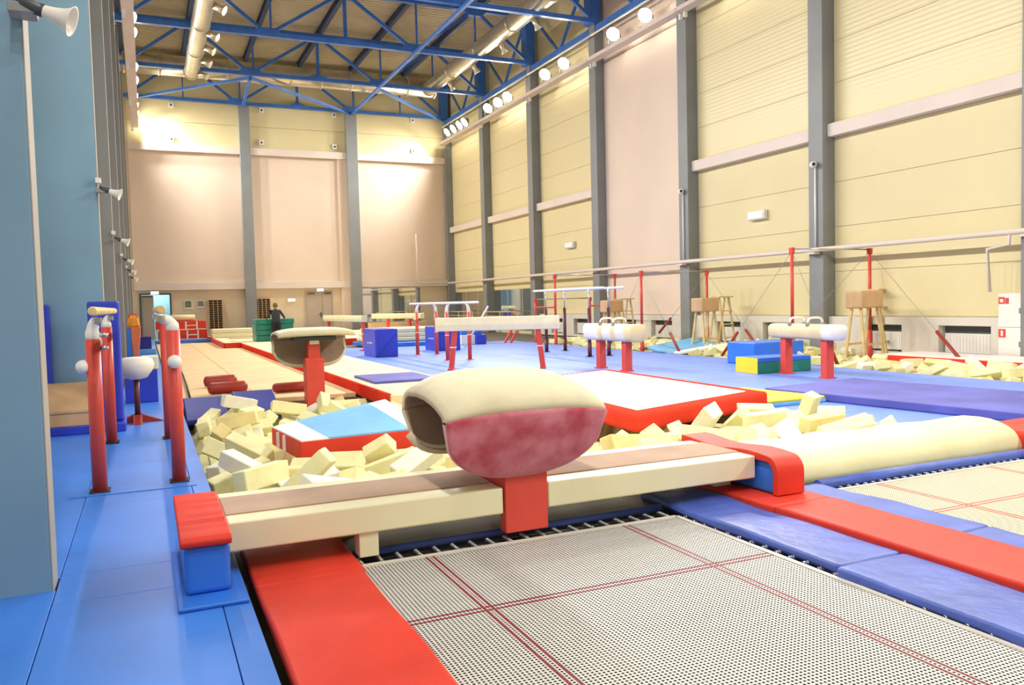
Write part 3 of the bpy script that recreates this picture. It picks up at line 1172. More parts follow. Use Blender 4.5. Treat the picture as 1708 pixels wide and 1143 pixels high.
t = thing('vault_table', 'large vault table with cream top and worn raspberry front, straddling the brown-topped platforms', 'vault table', (1.98, 4.55, 0))
prof = [(-.385, .775), (-.375, .81), (-.345, .85), (-.29, .888), (-.22, .922), (-.12, .955), (.0, .978), (.15, .988), (.28, .978)] + arc(.30, .79, .185, 82, -10, 9)
vault_shell(t, .508, prof, .40, .075, 'vaultcream', 'vaultred', .10, exf=2.6, back_h=.27)
lg_ = box('leg', 'redp', -.085, .195, -.19, -.10, .02, .62, t, bevel=.008)
box('leg_block', 'redp', -.08, .19, -.098, .5, .15, .62, t, bevel=.008)
box('top_frame', 'steel', -.25, .25, -.1, .4, .6, .66, t, bevel=.01)
tube('frame_tube', 'steel', [(-.3, .12, .7), (.3, .12, .7)], .035, t, 12)
box('frame_post', 'steel', -.12, .12, .0, .3, .66, .93, t)

v2 = G(524, 668)
t = thing('vault_table', 'vault table with cream slab top on a red column at the runway end', 'vault table', (2.25, 12.25, 0), PI)
prof = [(-.36, .92)] + arc(-.26, .96, .10, 175, 100, 6) + [(-.1, 1.09), (.15, 1.09), (.34, 1.075)] + arc(.36, 1.02, .055, 85, -60, 6)
vault_shell(t, .56, prof, .40, .055, 'vaultcream', 'vaultcream', .05, exf=3.6, rim=True)
bm = NB()
bm_box(bm, -.135, .135, -.12, .12, -.55, .62)
obj('column', bm, 'redp', t, bevel=.012)
box('neck', 'redp', -.09, .09, -.09, .09, .62, .90, t, bevel=.015)
box('collar_plate', 'redp', -.14, .14, -.125, .125, .58, .64, t, bevel=.008)
box('top_frame', 'steel', -.3, .3, -.2, .25, .90, .96, t, bevel=.01)
bm = NB()
bm_box(bm, -.07, .07, .09, .13, .84, .90)
obj('latch', bm, 'silver', t, bevel=.004)

# ------------------------------------------------------------------ foam pits
class Heap:
    def __init__(self, x0, x1, y0, y1, z0, res=.03):
        self.x0, self.y0, self.res = x0, y0, res
        self.nx, self.ny = int((x1 - x0) / res) + 1, int((y1 - y0) / res) + 1
        self.h = np.full((self.nx, self.ny), z0)

    def rect(self, pts, z):
        """raise a convex quad (mat) in the height field"""
        X, Y = np.meshgrid(self.x0 + np.arange(self.nx) * self.res, self.y0 + np.arange(self.ny) * self.res, indexing='ij')
        ins = np.ones_like(X, bool)
        for k in range(len(pts)):
            a, b = pts[k], pts[(k + 1) % len(pts)]
            ins &= ((b[0] - a[0]) * (Y - a[1]) - (b[1] - a[1]) * (X - a[0])) >= 0
        self.h[ins] = np.maximum(self.h[ins], z)

    def drop(self, cx, cy, L, W, T, rot):
        st = .045
        ax = [np.linspace(-d / 2, d / 2, max(2, int(d / st) + 1)) for d in (L, W, T)]
        g = np.stack(np.meshgrid(*ax, indexing='ij'), -1).reshape(-1, 3)
        p = g @ np.array(rot).T
        ix = np.round((p[:, 0] + cx - self.x0) / self.res).astype(int)
        iy = np.round((p[:, 1] + cy - self.y0) / self.res).astype(int)
        if ix.min() < 0 or iy.min() < 0 or ix.max() >= self.nx or iy.max() >= self.ny:
            return None
        return (self.h[ix, iy] - p[:, 2]).max(), (ix, iy, p[:, 2])

    def put(self, z, info):
        ix, iy, pz = info
        np.maximum.at(self.h, (ix, iy), z + pz)
        for dx, dy in ((1, 0), (0, 1)):
            jx, jy = np.minimum(ix + dx, self.nx - 1), np.minimum(iy + dy, self.ny - 1)
            np.maximum.at(self.h, (jx, jy), z + pz)


def block_mesh(L, W, T, m, seed):
    r = random.Random(seed)
    bm = NB()
    bm_box(bm, -L / 2, L / 2, -W / 2, W / 2, -T / 2, T / 2)
    for v in bm.verts:
        v.co += Vector((r.uniform(-.01, .01), r.uniform(-.008, .008), r.uniform(-.008, .008)))
    finish(bm, .008, 1)
    for f in bm.faces:
        f.smooth = False
    me = bpy.data.meshes.new('foam_block')
    bm.to_mesh(me)
    bm.free()
    me.materials.append(M[m])
    return me


KINDS = [(.47, .16, .14, 'foam'), (.55, .155, .14, 'foam'), (.38, .16, .145, 'foam'), (.47, .165, .145, 'foamw'), (.27, .16, .15, 'foam'), (.45, .16, .14, 'foamb')]
BMESH = [block_mesh(*k, 20 + i) for i, k in enumerate(KINDS)]
ADJ = ['pale yellow foam block', 'long pale yellow foam block', 'shorter pale yellow foam block', 'off-white foam block', 'stubby pale yellow foam block', 'deeper yellow foam block']


def foam_fill(name, label, x0, x1, y0, y1, z0, z1, n, seed, ysplit=99, zfar=0):
    """the foam below the blocks that can be told apart"""
    r = random.Random(seed)
    bm = NB()
    for _ in range(n):
        L, W, T, _m = r.choice(KINDS)
        e = Euler((r.uniform(-.5, .5), r.uniform(-.5, .5), r.uniform(0, PI)))
        m = e.to_matrix().to_4x4()
        yy_ = r.uniform(y0 + .3, y1 - .3)
        m.translation = (r.uniform(x0 + .3, x1 - .3), yy_, r.uniform(z0 + .1, z1) if yy_ < ysplit else r.uniform(z1 - .1, zfar))
        bm_box(bm, -L / 2, L / 2, -W / 2, W / 2, -T / 2, T / 2, m)
    bm_box(bm, x0 + .01, x1 - .01, y0 + .01, y1 - .01, z0, z0 + .2)
    o = obj(name, bm, 'foam')
    o['kind'] = 'stuff'
    o['label'] = label
    o['category'] = 'foam'
    return o


def heap(hp, n, regions, zmax, seed, where, group, sink=.025, tries=7, wild=.6):
    r = random.Random(seed)
    tot = sum(w for *_x, w in regions)
    made = 0
    guard = 0
    while made < n and guard < n * 6:
        guard += 1
        q = r.uniform(0, tot)
        for x0, x1, y0, y1, w_ in regions:
            if q <= w_:
                break
            q -= w_
        k = r.choices(range(6), (5, 3, 3, 2, 2, 1.6))[0]
        L, W, T, _m = KINDS[k]
        best = None
        for _ in range(tries):
            cx, cy = r.uniform(x0, x1), r.uniform(y0, y1)
            e = Euler((r.choice((0, PI / 2, PI / 4)) + r.gauss(0, .25), r.gauss(0, wild * .45), r.uniform(0, 2 * PI)))
            rot = e.to_matrix()
            res = hp.drop(cx, cy, L, W, T, rot)
            if res is None:
                continue
            if best is None or res[0] < best[0]:
                best = (res[0], res[1], cx, cy, e)
        if best is None or best[0] > zmax:
            continue
        z, info, cx, cy, e = best
        z -= sink
        hp.put(z, info)
        o = bpy.data.objects.new('foam_block', BMESH[k])
        C.objects.link(o)
        o.location = (cx, cy, z)
        o.rotation_euler = e
        tag(o, ADJ[k] + ' ' + where, 'foam block', group)
        made += 1
    return made


# mats lying in the first pit
WM = [Vector((4.60, 7.15, .18)), Vector((6.50, 7.27, .29)), Vector((6.72, 11.2, .28)), Vector((4.80, 11.2, .2))]
frz = zat(2.22, 8.45, 668)
BMAT = [Vector((1.20, 7.30, .20)), Vector((2.42, 7.30, .22)), Vector((2.30, 8.45, frz)), Vector((1.09, 8.32, .2))]
hpA = Heap(.43, 6.72, 5.12, 12.55, -.3)
hpA.rect([(p.x, p.y) for p in WM], 3)
hpA.rect([(p.x, p.y) for p in BMAT], 3)
hpA.rect([(2.05, 12.0), (2.45, 12.0), (2.45, 12.5), (2.05, 12.5)], 3)
hpA.rect([(2.9, 10.6), (4.55, 10.6), (4.55, 12.55), (2.9, 12.55)], 3)
hpA.rect([(.44, 11.9), (1.7, 11.9), (1.7, 12.55), (.44, 12.55)], 3)
hpA.rect([(1.9, 5.0), (2.3, 5.0), (2.3, 5.2), (1.9, 5.2)], 3)
foam_fill('foam_filling', 'loose yellow foam pieces filling the big pit under the top blocks', .42, 6.73, 5.02, 12.58, -.55, -.22, 420, 5)
WA = 'in the pit behind the brown-topped platforms'
heap(hpA, 76, [(.5, 3.2, 5.2, 7.3, 1.2), (.5, 1.15, 7.2, 12.0, .6), (1.1, 3.6, 8.5, 12.2, .5), (1.75, 2.9, 11.3, 12.45, .5)], .05, 11, WA, 'foam blocks in the big pit')
heap(hpA, 44, [(2.6, 6.6, 5.2, 6.9, 1)], .05, 12, WA, 'foam blocks in the big pit')
heap(hpA, 50, [(.5, 3.0, 5.2, 7.3, 1.3), (.5, 1.15, 7.2, 11.8, .7), (1.1, 3.6, 8.5, 12.2, .5)], .13, 13, WA, 'foam blocks in the big pit', wild=1.0)
heap(hpA, 30, [(2.9, 6.5, 5.25, 6.45, 1), (5.7, 6.6, 5.6, 7.1, .5)], .19, 14, WA, 'foam blocks in the big pit', wild=1.0)
# foam along the cream wall
hpB = Heap(11.95, 14.85, 7.3, 24.5, -.16)
for x, y in ((12.05, 18.3), (14.25, 18.3), (12.6, 13.4), (14.75, 13.4), (11.95, 23), (14.2, 23), (12.1, 24.3), (14.3, 24.3)):
    hpB.rect([(x - .12, y - .12), (x + .12, y - .12), (x + .12, y + .12), (x - .12, y + .12)], 3)
hpB.h[:, int((13.6 - 7.3) / .03):] = 0.0
hpB.rect([(11.95, 16.4), (13.4, 16.4), (13.4, 17.8), (11.95, 17.8)], 3)
hpB.rect([(13.5, 8.8), (14.9, 8.8), (14.9, 13.2), (13.5, 13.2)], 3)
foam_fill('foam_filling', 'loose yellow foam pieces filling the pit along the cream wall', 11.92, 14.76, 7.22, 24.58, -.5, -.14, 640, 6, 13.6, .07)
WB = 'in the pit along the cream wall'
heap(hpB, 56, [(12.0, 13.45, 7.5, 13.4, 1)], .1, 15, WB, 'foam blocks in the wall pit')
heap(hpB, 26, [(12.0, 14.6, 13.4, 16.2, 1)], .3, 16, WB, 'foam blocks in the wall pit')
heap(hpB, 22, [(12.1, 14.6, 16.2, 24, 1)], .34, 17, WB, 'foam blocks in the wall pit')

# blue crash mat with white ends, red sides
t = thing('crash_mat', 'sagging crash mat with sky blue top, white ends and red sides on the foam', 'crash mat', (1.75, 7.9, 0))
o3 = Vector((1.75, 7.9, 0))
cs = [p - o3 for p in BMAT]
slab4('red_side', 'red', cs, .17, t, .015, 10, .03)
up = Vector((0, 0, .012))


def sub_quad(c, u0, u1, v0=0.0, v1=1.0):
    f = lambda u, v: (c[0] * (1 - u) + c[1] * u) * (1 - v) + (c[3] * (1 - u) + c[2] * u) * v
    return [f(u0, v0), f(u1, v0), f(u1, v1), f(u0, v1)]


slab4('white_end', 'white', [p + up * 1.0 for p in sub_quad(cs, .006, .22, .006, .994)], .02, t, .006, 6, .0)
slab4('blue_top', 'skyblue', [p + up * 1.15 for p in sub_quad(cs, .20, .84, .006, .994)], .022, t, .006, 10, .02)
slab4('white_end', 'white', [p + up * 1.0 for p in sub_quad(cs, .82, .994, .006, .994)], .02, t, .006, 6, .0)
for v in (.5, .72):
    a = cs[0].lerp(cs[3], v) + Vector((-.012, 0, -.005))
    bar('strap', 'whitep', a, a + Vector((0, 0, -.15)), .028, .012, t)

# white landing mat with red border
t = thing('landing_mat', 'large white landing mat with padded red border lying across the foam pit', 'landing mat', (5.7, 9.2, 0))
o3 = Vector((5.7, 9.2, 0))
cs = [p - o3 for p in WM]
slab4('red_border', 'redmat', cs, .19, t, .05, 10)
slab4('white_top', 'white', [p + Vector((0, 0, .008)) for p in sub_quad(cs, .09, .91, .055, .95)], .02, t, .004, 4)
a = cs[0].lerp(cs[3], .18) + Vector((-.015, 0, .0))
bar('strap', 'whitep', a + Vector((0, 0, -.02)), a + Vector((0, 0, -.17)), .03, .012, t)

# yellow mat under, violet mat on the blue floor
t = thing('folding_mat', 'yellow mat with pale blue edge lying between the white landing mat and the violet mat', 'mat', (7.3, 8.5, 0))
bm = NB()
YP = [(-.52, -.66), (.66, -.66), (.52, .36), (.48, .7), (-.52, .7)]
bm_prism(bm, YP, .001, .05, 'z')
obj('edge', bm, 'skyblue', t, bevel=.012)
bm = NB()
bm_prism(bm, [(x * .985, y * .985) for x, y in YP], .05, .085, 'z')
obj('top', bm, 'yellow', t, bevel=.014)
a0, a1 = Vector((7.87, 8.88, 0)), Vector((8.34, 5.0, 0))
ang = math.atan2(a1.y - a0.y, a1.x - a0.x) + PI / 2
bm = NB()
bm_box(bm, 0, 1.95, -4.6, 0, .002, .10)
o = obj('exercise_mat', bm, 'purple', None, (7.87, 8.88, 0), bevel=.015, seg=3)
o.rotation_euler = (0, 0, ang)
tag(o, 'long thick violet-blue exercise mat lying on the blue floor mats', 'mat')

# navy sloping mats and dark red rolls at the head of the runway
for k, (x0, x1, lb) in enumerate(((.44, 1.0, 'navy mat sloping into the pit beside the blue floor'), (1.12, 1.72, 'navy mat sloping into the pit beside the red column'))):
    t_ = slab4('sloping_mat', 'navy', [(0, 0, -.12), (x1 - x0, 0, -.12), (x1 - x0, .95, .10 + .05 * k), (0, .95, .10 + .05 * k)], .07, None, .02, 4, 0, (x0, 11.9, 0))
    tag(t_, lb, 'mat', 'navy mats at the pit edge')
RUNZ = .03


def roll(x0, x1, y, z, r, label, rz=0.0):
    bm = NB()
    l = x1 - x0
    bm_tube(bm, [(0, 0, 0), (.02, 0, 0), (.06, 0, 0), (l - .06, 0, 0), (l - .02, 0, 0), (l, 0, 0)], [.02, r * .8, r, r, r * .8, .02], 14)
    o = obj('padded_roll', bm, 'darkred', None, (x0, y, z), smooth=True)
    o.rotation_euler = (0, 0, rz)
    return tag(o, label, 'padded roll', 'dark red padded rolls on the runway')


roll(.86, 1.42, 15.05, RUNZ + .105, .10, 'dark red padded roll farther from the navy mats on the beige runway', .05)
roll(.84, 1.46, 13.75, RUNZ + .10, .095, 'dark red padded roll just behind the navy mats on the beige runway', .06)
roll(1.78, 2.5, 13.3, RUNZ + .085, .08, 'dark red padded roll behind the red column of the slab vault', .05)

# ------------------------------------------------------------------ runways
t = thing('runway', 'long beige carpet runway with a seam, level with the blue floor', 'runway', (1.6, 26, 0))
for x0, x1 in ((.32, 1.53), (1.54, 2.96)):
    box('carpet_strip', 'runway', x0 - 1.6, x1 - 1.6, 12.62 - 26, 37.5 - 26, ZF, RUNZ, t, bevel=.008)
t = thing('tumbling_track', 'raised pale beige tumbling track with red padded side', 'tumbling track', (3.75, 24, 0))
for x0, x1 in ((3.03, 3.63), (3.64, 4.45)):
    box('carpet_strip', 'runway2', x0 - 3.75, x1 - 3.75, 10.8 - 24, 34.5 - 24, ZF, .165, t, bevel=.012)
n = 9
for k in range(n):
    y0 = 10.8 + 23.7 * k / n
    box('side_pad', 'redmat', 2.97 - 3.75, 3.028 - 3.75, y0 - 24 + .004, y0 + 23.7 / n - 24 - .004, ZF + .035, .175, t, bevel=.01)
box('end_pad', 'runway2', 3.0 - 3.75, 4.45 - 3.75, 10.71 - 24, 10.795 - 24, -.03, .16, t, bevel=.01)
t = thing('track_end', 'low beige podium with red front edge at the far end of the runway', 'podium', (2.7, 33, 0))
box('top', 'runway2', -.25, .26, -3.4, 5.0, RUNZ, .2, t, bevel=.01)
box('front_pad', 'red', -.27, .26, -3.5, -3.402, RUNZ, .21, t, bevel=.012)
box('side_pad', 'red', -.31, -.252, -3.4, 5.0, RUNZ, .21, t, bevel=.01)
box('exercise_mat', 'purple', 3.2, 4.25, 12.35, 13.75, .166, .205, None, .01, 2, 'thin violet mat lying on the near end of the raised tumbling track', 'mat')

# ------------------------------------------------------------------ parallel bars beside the blue-grey columns
def xz(px, py, Y):
    return PY(px, py, Y)


def bent_post(t, x, y, zr, zt, bend, r=.056, m='redp', knob=None, h=None):
    """upright with white goose-neck that carries the rail; bend = sideways offset of the neck"""
    u = bpy.data.objects.new('upright', None)
    p = tube('upright', m, [(x, y, 0), (x, y, zr)], r, t, 16)
    bpy.data.objects.remove(u)
    pts = [(x, y, zr - .01)]
    for k in range(8):
        a = PI / 2 * k / 7
        pts.append((x + bend * (1 - math.cos(a)), y, zr + .03 + (zt - zr - .06) * math.sin(a)))
    pts.append((x + bend * 1.25, y, zt - .035))
    tube('goose_neck', 'whitep', pts, [r * .95] * 3 + [r * .8] * 5 + [r * .62] * (len(pts) - 8), p, 12)
    box('clamp', 'silver', x + bend * 1.25 - .028, x + bend * 1.25 + .028, y - .045, y + .045, zt - .05, zt + .0, p, bevel=.008)
    box('foot_plate', 'black', x - r - .02, x + r + .02, y - .09, y + .09, .001, .014, t, bevel=.004)
    if knob is not None:
        d, z = knob
        bm = NB()
        q = Vector((x, y, z)) + Vector(d) * (r + .02)
        bmesh.ops.create_uvsphere(bm, u_segments=16, v_segments=10, radius=.054, matrix=Matrix.Translation(q))
        obj('knob', bm, 'whitep', p, smooth=True)
    return p


A = [(-.385, 7.03), (.19, 7.11), (-.39, 9.6), (.18, 9.6)]
t = thing('parallel_bars', 'parallel bars on four red posts with white goose-necks standing on the blue floor', 'parallel bars', (-.1, 8.35, 0))
o3 = (-.1, 8.35)
zrail = 1.405
for n, (x, y) in enumerate(A):
    left = n % 2 == 0
    zr = [1.19, 1.235, 1.235, 1.26][n]
    bent_post(t, x - o3[0], y - o3[1], zr, zrail - .05, .035 if left else -.075, .054,
              knob=[((-1, 0, 0), .98), ((.02, -1, 0), .985), ((-1, .1, 0), 1.08), None][n])
for x0, x1, y0, y1 in ((-.345, -.335, 6.45, 10.4), (.105, .10, 6.6, 10.3)):
    bm = NB()
    bm_tube(bm, [(x0 - o3[0], y0 - o3[1], zrail), (x0 - o3[0], y0 - o3[1] + .03, zrail), (x1 - o3[0], y1 - o3[1] - .03, zrail), (x1 - o3[0], y1 - o3[1], zrail)],
            [.026, .034, .034, .026], 14)
    obj('rail', bm, 'wood', t)
for s in (-1, 1):
    tube('lever', 'silver', [(A[0][0] - o3[0] + .05, A[0][1] - o3[1], 1.17 + .05 * s), (A[0][0] - o3[0] + .11, A[0][1] - o3[1], 1.17 + .05 * s)], .016, t, 8)
box('base_plate', 'floor', A[0][0] - .2 - o3[0], A[1][0] + .12 - o3[0], A[0][1] - .16 - o3[1], A[0][1] + .10 - o3[1], .0005, .006, t)

# things by the second left column
t_ = box('crash_mat', 'royal', -1.55, -.27, 10.45, 11.1, .0, .10, None, .015, 3, 'low royal blue mat lying on the floor under the tan board', 'mat', 'royal blue mats by the columns')
bm = NB()
bm_box(bm, -.17, .17, -.06, .06, 0, 1.42)
o = obj('crash_mat', bm, 'royal', None, (-.46, 10.72, .101), bevel=.03, seg=3)
o.rotation_euler = (-.02, 0, -.12)
tag(o, 'upright royal blue mat standing behind the parallel bars', 'mat', 'royal blue mats by the columns')
bm = NB()
bm_box(bm, -.2, .2, -.05, .05, 0, 1.40)
o = obj('crash_mat', bm, 'royal', None, (-1.25, 11.12, .101), bevel=.03, seg=3)
tag(o, 'upright royal blue mat leaning against the broad blue-grey column', 'mat', 'royal blue mats by the columns')
t = thing('springboard', 'tan carpeted springboard resting on the low royal blue mat', 'springboard', (-.9, 10.75, .1))
slab4('deck', 'tan', [(-.55, -.3, .19), (.30, -.3, .19), (.40, .32, .46), (-.5, .32, .46)], .045, t, .012, 6, -.01)
bm = NB()
bm_prism(bm, [(-.3, .0), (.3, .0), (.3, .06), (-.29, .15)], -.54, .28, 'x')
obj('base', bm, 'tan', t, bevel=.012)
for x in (-.4, .15):
    tube('spring', 'steel', [(x, .2, .05), (x, .2, .38)], .05, t, 12)
box('end_roll', 'suede', .30, .5, .2, .3, .33, .42, t, bevel=.02)

p = PY(226, 615, 11.04)
t = thing('mushroom_trainer', 'white mushroom trainer on a dark post standing behind the parallel bars', 'mushroom trainer', (p.x, 11.2, 0))
zt0 = zat(p.x, 11.2, 596)
zb0 = zat(p.x, 11.2, 633)
bm = NB()
bm_lathe(bm, [(.05, zb0), (.13, zb0 + .02), (.2, zb0 + .12), (.215, zb0 + .2), (.19, zt0 - .02), (.12, zt0), (0, zt0 + .004)], 26)
obj('mushroom_head', bm, 'pomw', t)
tube('post', 'maroon', [(0, 0, .03), (0, 0, zb0 + .02)], .035, t, 12)
bm = NB()
bm_prism(bm, [(-.3, .0), (.3, 0), (.05, .1), (-.05, .1)], -.05, .05, 'y')
bm_prism(bm, [(-.3, .0), (.3, 0), (.05, .1), (-.05, .1)], -.05, .05, 'x')
obj('foot', bm, 'darkred', t)
z6 = zat(-.1, 13.6, 617)
box('soft_cube', 'royal', -.34, .12, 13.55, 14.05, 0, z6, None, .015, 3, 'dark royal blue foam cube on the floor beside the runway edge', 'soft block', 'royal blue soft blocks')
box('foam_slab', 'cream', -.1, .14, 13.57, 14.0, z6 + .001, zat(0, 13.6, 595), None, .012, 2, 'cream foam slab lying on the dark blue foam cube', 'foam slab')
z7 = zat(-.15, 28.9, 596)
box('mat_stack', 'skyblue', -.42, .25, 28.6, 29.6, 0, .16, None, .02, 3, 'pale blue low mat under the small navy cube by the columns', 'mat')
box('soft_cube', 'navy', -.40, .12, 28.7, 29.2, .161, zat(-.1, 28.9, 562), None, .015, 3, 'small navy foam cube standing on the pale blue low mat', 'soft block', 'royal blue soft blocks')
t = thing('folding_mat', 'tall folded mat with orange front and blue side leaning by the columns', 'mat', (-.3, 24.6, 0))
zo = zat(-.3, 24.6, 545)
bm = NB()
bm_prism(bm, [(-.06, .001), (.06, .001), (.16, zo), (-.1, zo)], -.35, .35, 'y')
obj('orange_face', bm, 'orange', t, bevel=.012)
bm = NB()
bm_prism(bm, [(-.2, .001), (-.065, .001), (-.105, zo - .03), (-.2, zo - .03)], -.35, .35, 'y')
obj('blue_side', bm, 'blue', t, bevel=.012)
t = thing('sports_bag', 'amber yellow bag with straps lying on top of the orange folded mat', 'bag', (-.33, 24.6, zo + .001))
bm = NB()
bm_box(bm, -.16, .16, -.3, .3, 0, .28)
for v in bm.verts:
    if v.co.z > .1:
        v.co.x *= .8
        v.co.y *= .85
        v.co.z += .05 * math.sin(v.co.y * 9)
obj('body', bm, 'amber', t, bevel=.05, seg=3)
for y in (-.12, .12):
    tube('strap', 'redp', [(-.12, y, .24), (-.08, y, .34), (.08, y, .34), (.12, y, .24)], .02, t, 8)
pts = [G(px, py, RUNZ + .02) for px, py in ((296, 606), (305, 625), (312, 645), (317, 664))]
bm = NB()
bm_tube(bm, [p - pts[0] for p in pts], .016, 8)
tag(obj('cable', bm, 'black', None, pts[0]), 'thin black cable lying across the near edge of the beige runway', 'cable')

# ------------------------------------------------------------------ far left: stacks by the end wall
def strapped_mat(x0, x1, y0, y1, z0, z1, label):
    t = thing('crash_mat', label, 'crash mat', ((x0 + x1) / 2, (y0 + y1) / 2, z0), group='red crash mats by the corridor door')
    hx, hy, h = (x1 - x0) / 2, (y1 - y0) / 2, z1 - z0
    box('body', 'red', -hx, hx, -hy, hy, 0, h, t, bevel=.03, seg=3)
    for u in (.18, .62):
        box('strap', 'whitep', hx * u - .03, hx * u + .03, -hy - .012, -hy + .002, .02, h - .02, t)
    box('strap', 'whitep', hx * .2, hx * .6, -hy - .012, -hy + .002, h * .45, h * .55, t)
    box('trim', 'whitep', -hx + .02, hx - .02, -hy - .010, -hy + .002, 0.005, .045, t)
    return t


YRm = 36.0
box('exercise_mat', 'blue', .30, 2.5, 35.6, 37.3, RUNZ + .001, .16, None, .03, 3, 'flat blue mat under the strapped red crash mats', 'mat')
zl = zat(1.3, YRm, 568) + .02
zm_ = zat(1.3, YRm, 551)
zu = zat(1.3, YRm, 536)
strapped_mat(.42, 2.28, 35.9, 37.1, .162, zm_, 'lower strapped red crash mat on the flat blue mat')
strapped_mat(.34, 2.26, 35.9, 37.1, zm_ + .002, zu, 'upper strapped red crash mat carrying the yellow roll')
bm = NB()
bm_tube(bm, [(0, 0, 0), (.03, 0, 0), (.97, 0, 0), (1.0, 0, 0)], [.1, .13, .13, .1], 16)
tag(obj('foam_roll', bm, 'creamroll', None, (.85, 36.3, zu + .13)), 'yellow foam roll lying on the upper red crash mat', 'foam roll')
for k in range(2):
    z0 = .17 + .19 * k
    box('folded_mat', 'cream', 2.42 + .02 * k, 4.25, 35.2 + .05 * k, 36.4, (.201 if k == 0 else .395), (.39 if k == 0 else .56), None, .04, 3,
        ['lower', 'upper'][k] + ' cream folded mat beside the red crash mats', 'mat', 'cream folded mats by the end wall')
box('mat_stand', 'runway2', 2.98, 4.4, 34.8, 36.6, RUNZ - .07, .2, None, .01, 2, 'low beige podium block under the cream folded mats', 'podium')
# green mats
gz = [0.17, .38, .58, .78, .98]
for k in range(4):
    dx = [.0, .01, -.015, .02][k]
    box('folded_mat', 'green', 3.62 + dx, 4.98 + dx, 30.7, 31.9, gz[k] + .001, gz[k + 1], None, .04, 3,
        'green crash mat in front of the person, ' + ['lowest', 'second', 'third', 'topmost'][k] + ' of its stack', 'crash mat', 'stacked green crash mats')

# ------------------------------------------------------------------ person leaning over the green mats, seen from behind
def skin_mesh(name, verts, edges, radii, m, parent, levels=2):
    me = bpy.data.meshes.new(name)
    me.from_pydata(verts, edges, [])
    o = bpy.data.objects.new(name, me)
    C.objects.link(o)
    o.parent = parent
    md = o.modifiers.new('skin', 'SKIN')
    md.use_smooth_shade = True
    for v, r in zip(me.skin_vertices[0].data, radii):
        v.radius = r if isinstance(r, tuple) else (r, r)
        v.use_root = False
    me.skin_vertices[0].data[0].use_root = True
    sd = o.modifiers.new('sub', 'SUBSURF')
    sd.levels = sd.render_levels = levels
    me.materials.append(M[m])
    return o


gp = G(460, 577, .17)
S = .87
pt = thing('person', 'person in dark clothes and olive cap seen from behind, leaning on the green mats', 'person', (4.28, 30.28, .166))


def sc(v):
    return tuple(c * S for c in v)


V = [(0, 0, .80), (0, .02, 1.0), (0, .04, 1.20), (0, .05, 1.31), (0, .06, 1.37),
     (.17, .05, 1.27), (.30, .10, 1.08), (.40, .26, .96), (-.17, .05, 1.27), (-.29, .10, 1.07), (-.36, .26, .95),
     (.09, 0, .74), (.10, .01, .42), (.10, 0, .08), (-.09, 0, .74), (-.10, .02, .42), (-.10, 0, .08), (.10, .10, .03), (-.10, .10, .03)]
E_ = [(0, 1), (1, 2), (2, 3), (3, 4), (2, 5), (5, 6), (6, 7), (2, 8), (8, 9), (9, 10), (0, 11), (11, 12), (12, 13), (13, 17), (0, 14), (14, 15), (15, 16), (16, 18)]
Rr = [(.18, .13), (.17, .12), (.19, .12), (.06, .06), (.055, .055), .065, .052, .042, .065, .052, .042, .095, .068, .045, .095, .068, .045, .04, .04]
skin_mesh('body', [sc(v) for v in V], E_, [tuple(q * S for q in r) if isinstance(r, tuple) else r * S for r in Rr], 'cloth', pt)
bm = NB()
for x, q in ((.09, 1), (-.09, 1)):
    bm_tube(bm, [sc((x, 0, .84)), sc((x * 1.1, .0, .70)), sc((x * 1.15, .015, .42)), sc((x * 1.15, 0, .07))], [.125 * S, .115 * S, .085 * S, .075 * S], 14)
obj('trousers', bm, 'trousers', pt)
bm = NB()
bmesh.ops.create_uvsphere(bm, u_segments=18, v_segments=12, radius=.1 * S, matrix=Matrix.Translation(sc((0, .07, 1.47))) @ Matrix.Diagonal((.86, 1.0, 1.18, 1)))
obj('head', bm, 'skin', pt, smooth=True)
bm = NB()
bmesh.ops.create_uvsphere(bm, u_segments=18, v_segments=12, radius=.114 * S, matrix=Matrix.Translation(sc((0, .055, 1.495))) @ Matrix.Diagonal((.9, 1.02, 1.12, 1)))
for v in list(bm.verts):
    if v.co.z < 1.43 * S:
        v.co.z = 1.43 * S
obj('cap', bm, 'cap', pt, smooth=True)
for s in (1, -1):
    wx = (.40 if s > 0 else .36) * s
    verts = [sc((wx, .26, .955 if s > 0 else .945)), sc((wx * 1.02, .32, .95)), sc((wx * 1.03, .35, .945))]
    edges = [(0, 1), (1, 2)]
    rad = [(.034, .026), (.04, .02), (.036, .016)]
    for k in range(4):
        i = len(verts)
        ox = (-.028 + .019 * k)
        ln = [.055, .07, .075, .062][k]
        verts += [sc((wx * 1.03 + ox, .36 + ln * .55, .944)), sc((wx * 1.03 + ox * 1.1, .36 + ln, .928))]
        edges += [(2, i), (i, i + 1)]
        rad += [.010, .008]
    i = len(verts)
    verts += [sc((wx * 1.0 - .045 * s, .335, .948)), sc((wx * 1.0 - .06 * s, .37, .94))]
    edges += [(1, i), (i, i + 1)]
    rad += [.011, .009]
    skin_mesh('hand', verts, edges, [tuple(q * S for q in r) if isinstance(r, tuple) else r * S for r in rad], 'skin', pt, 1)

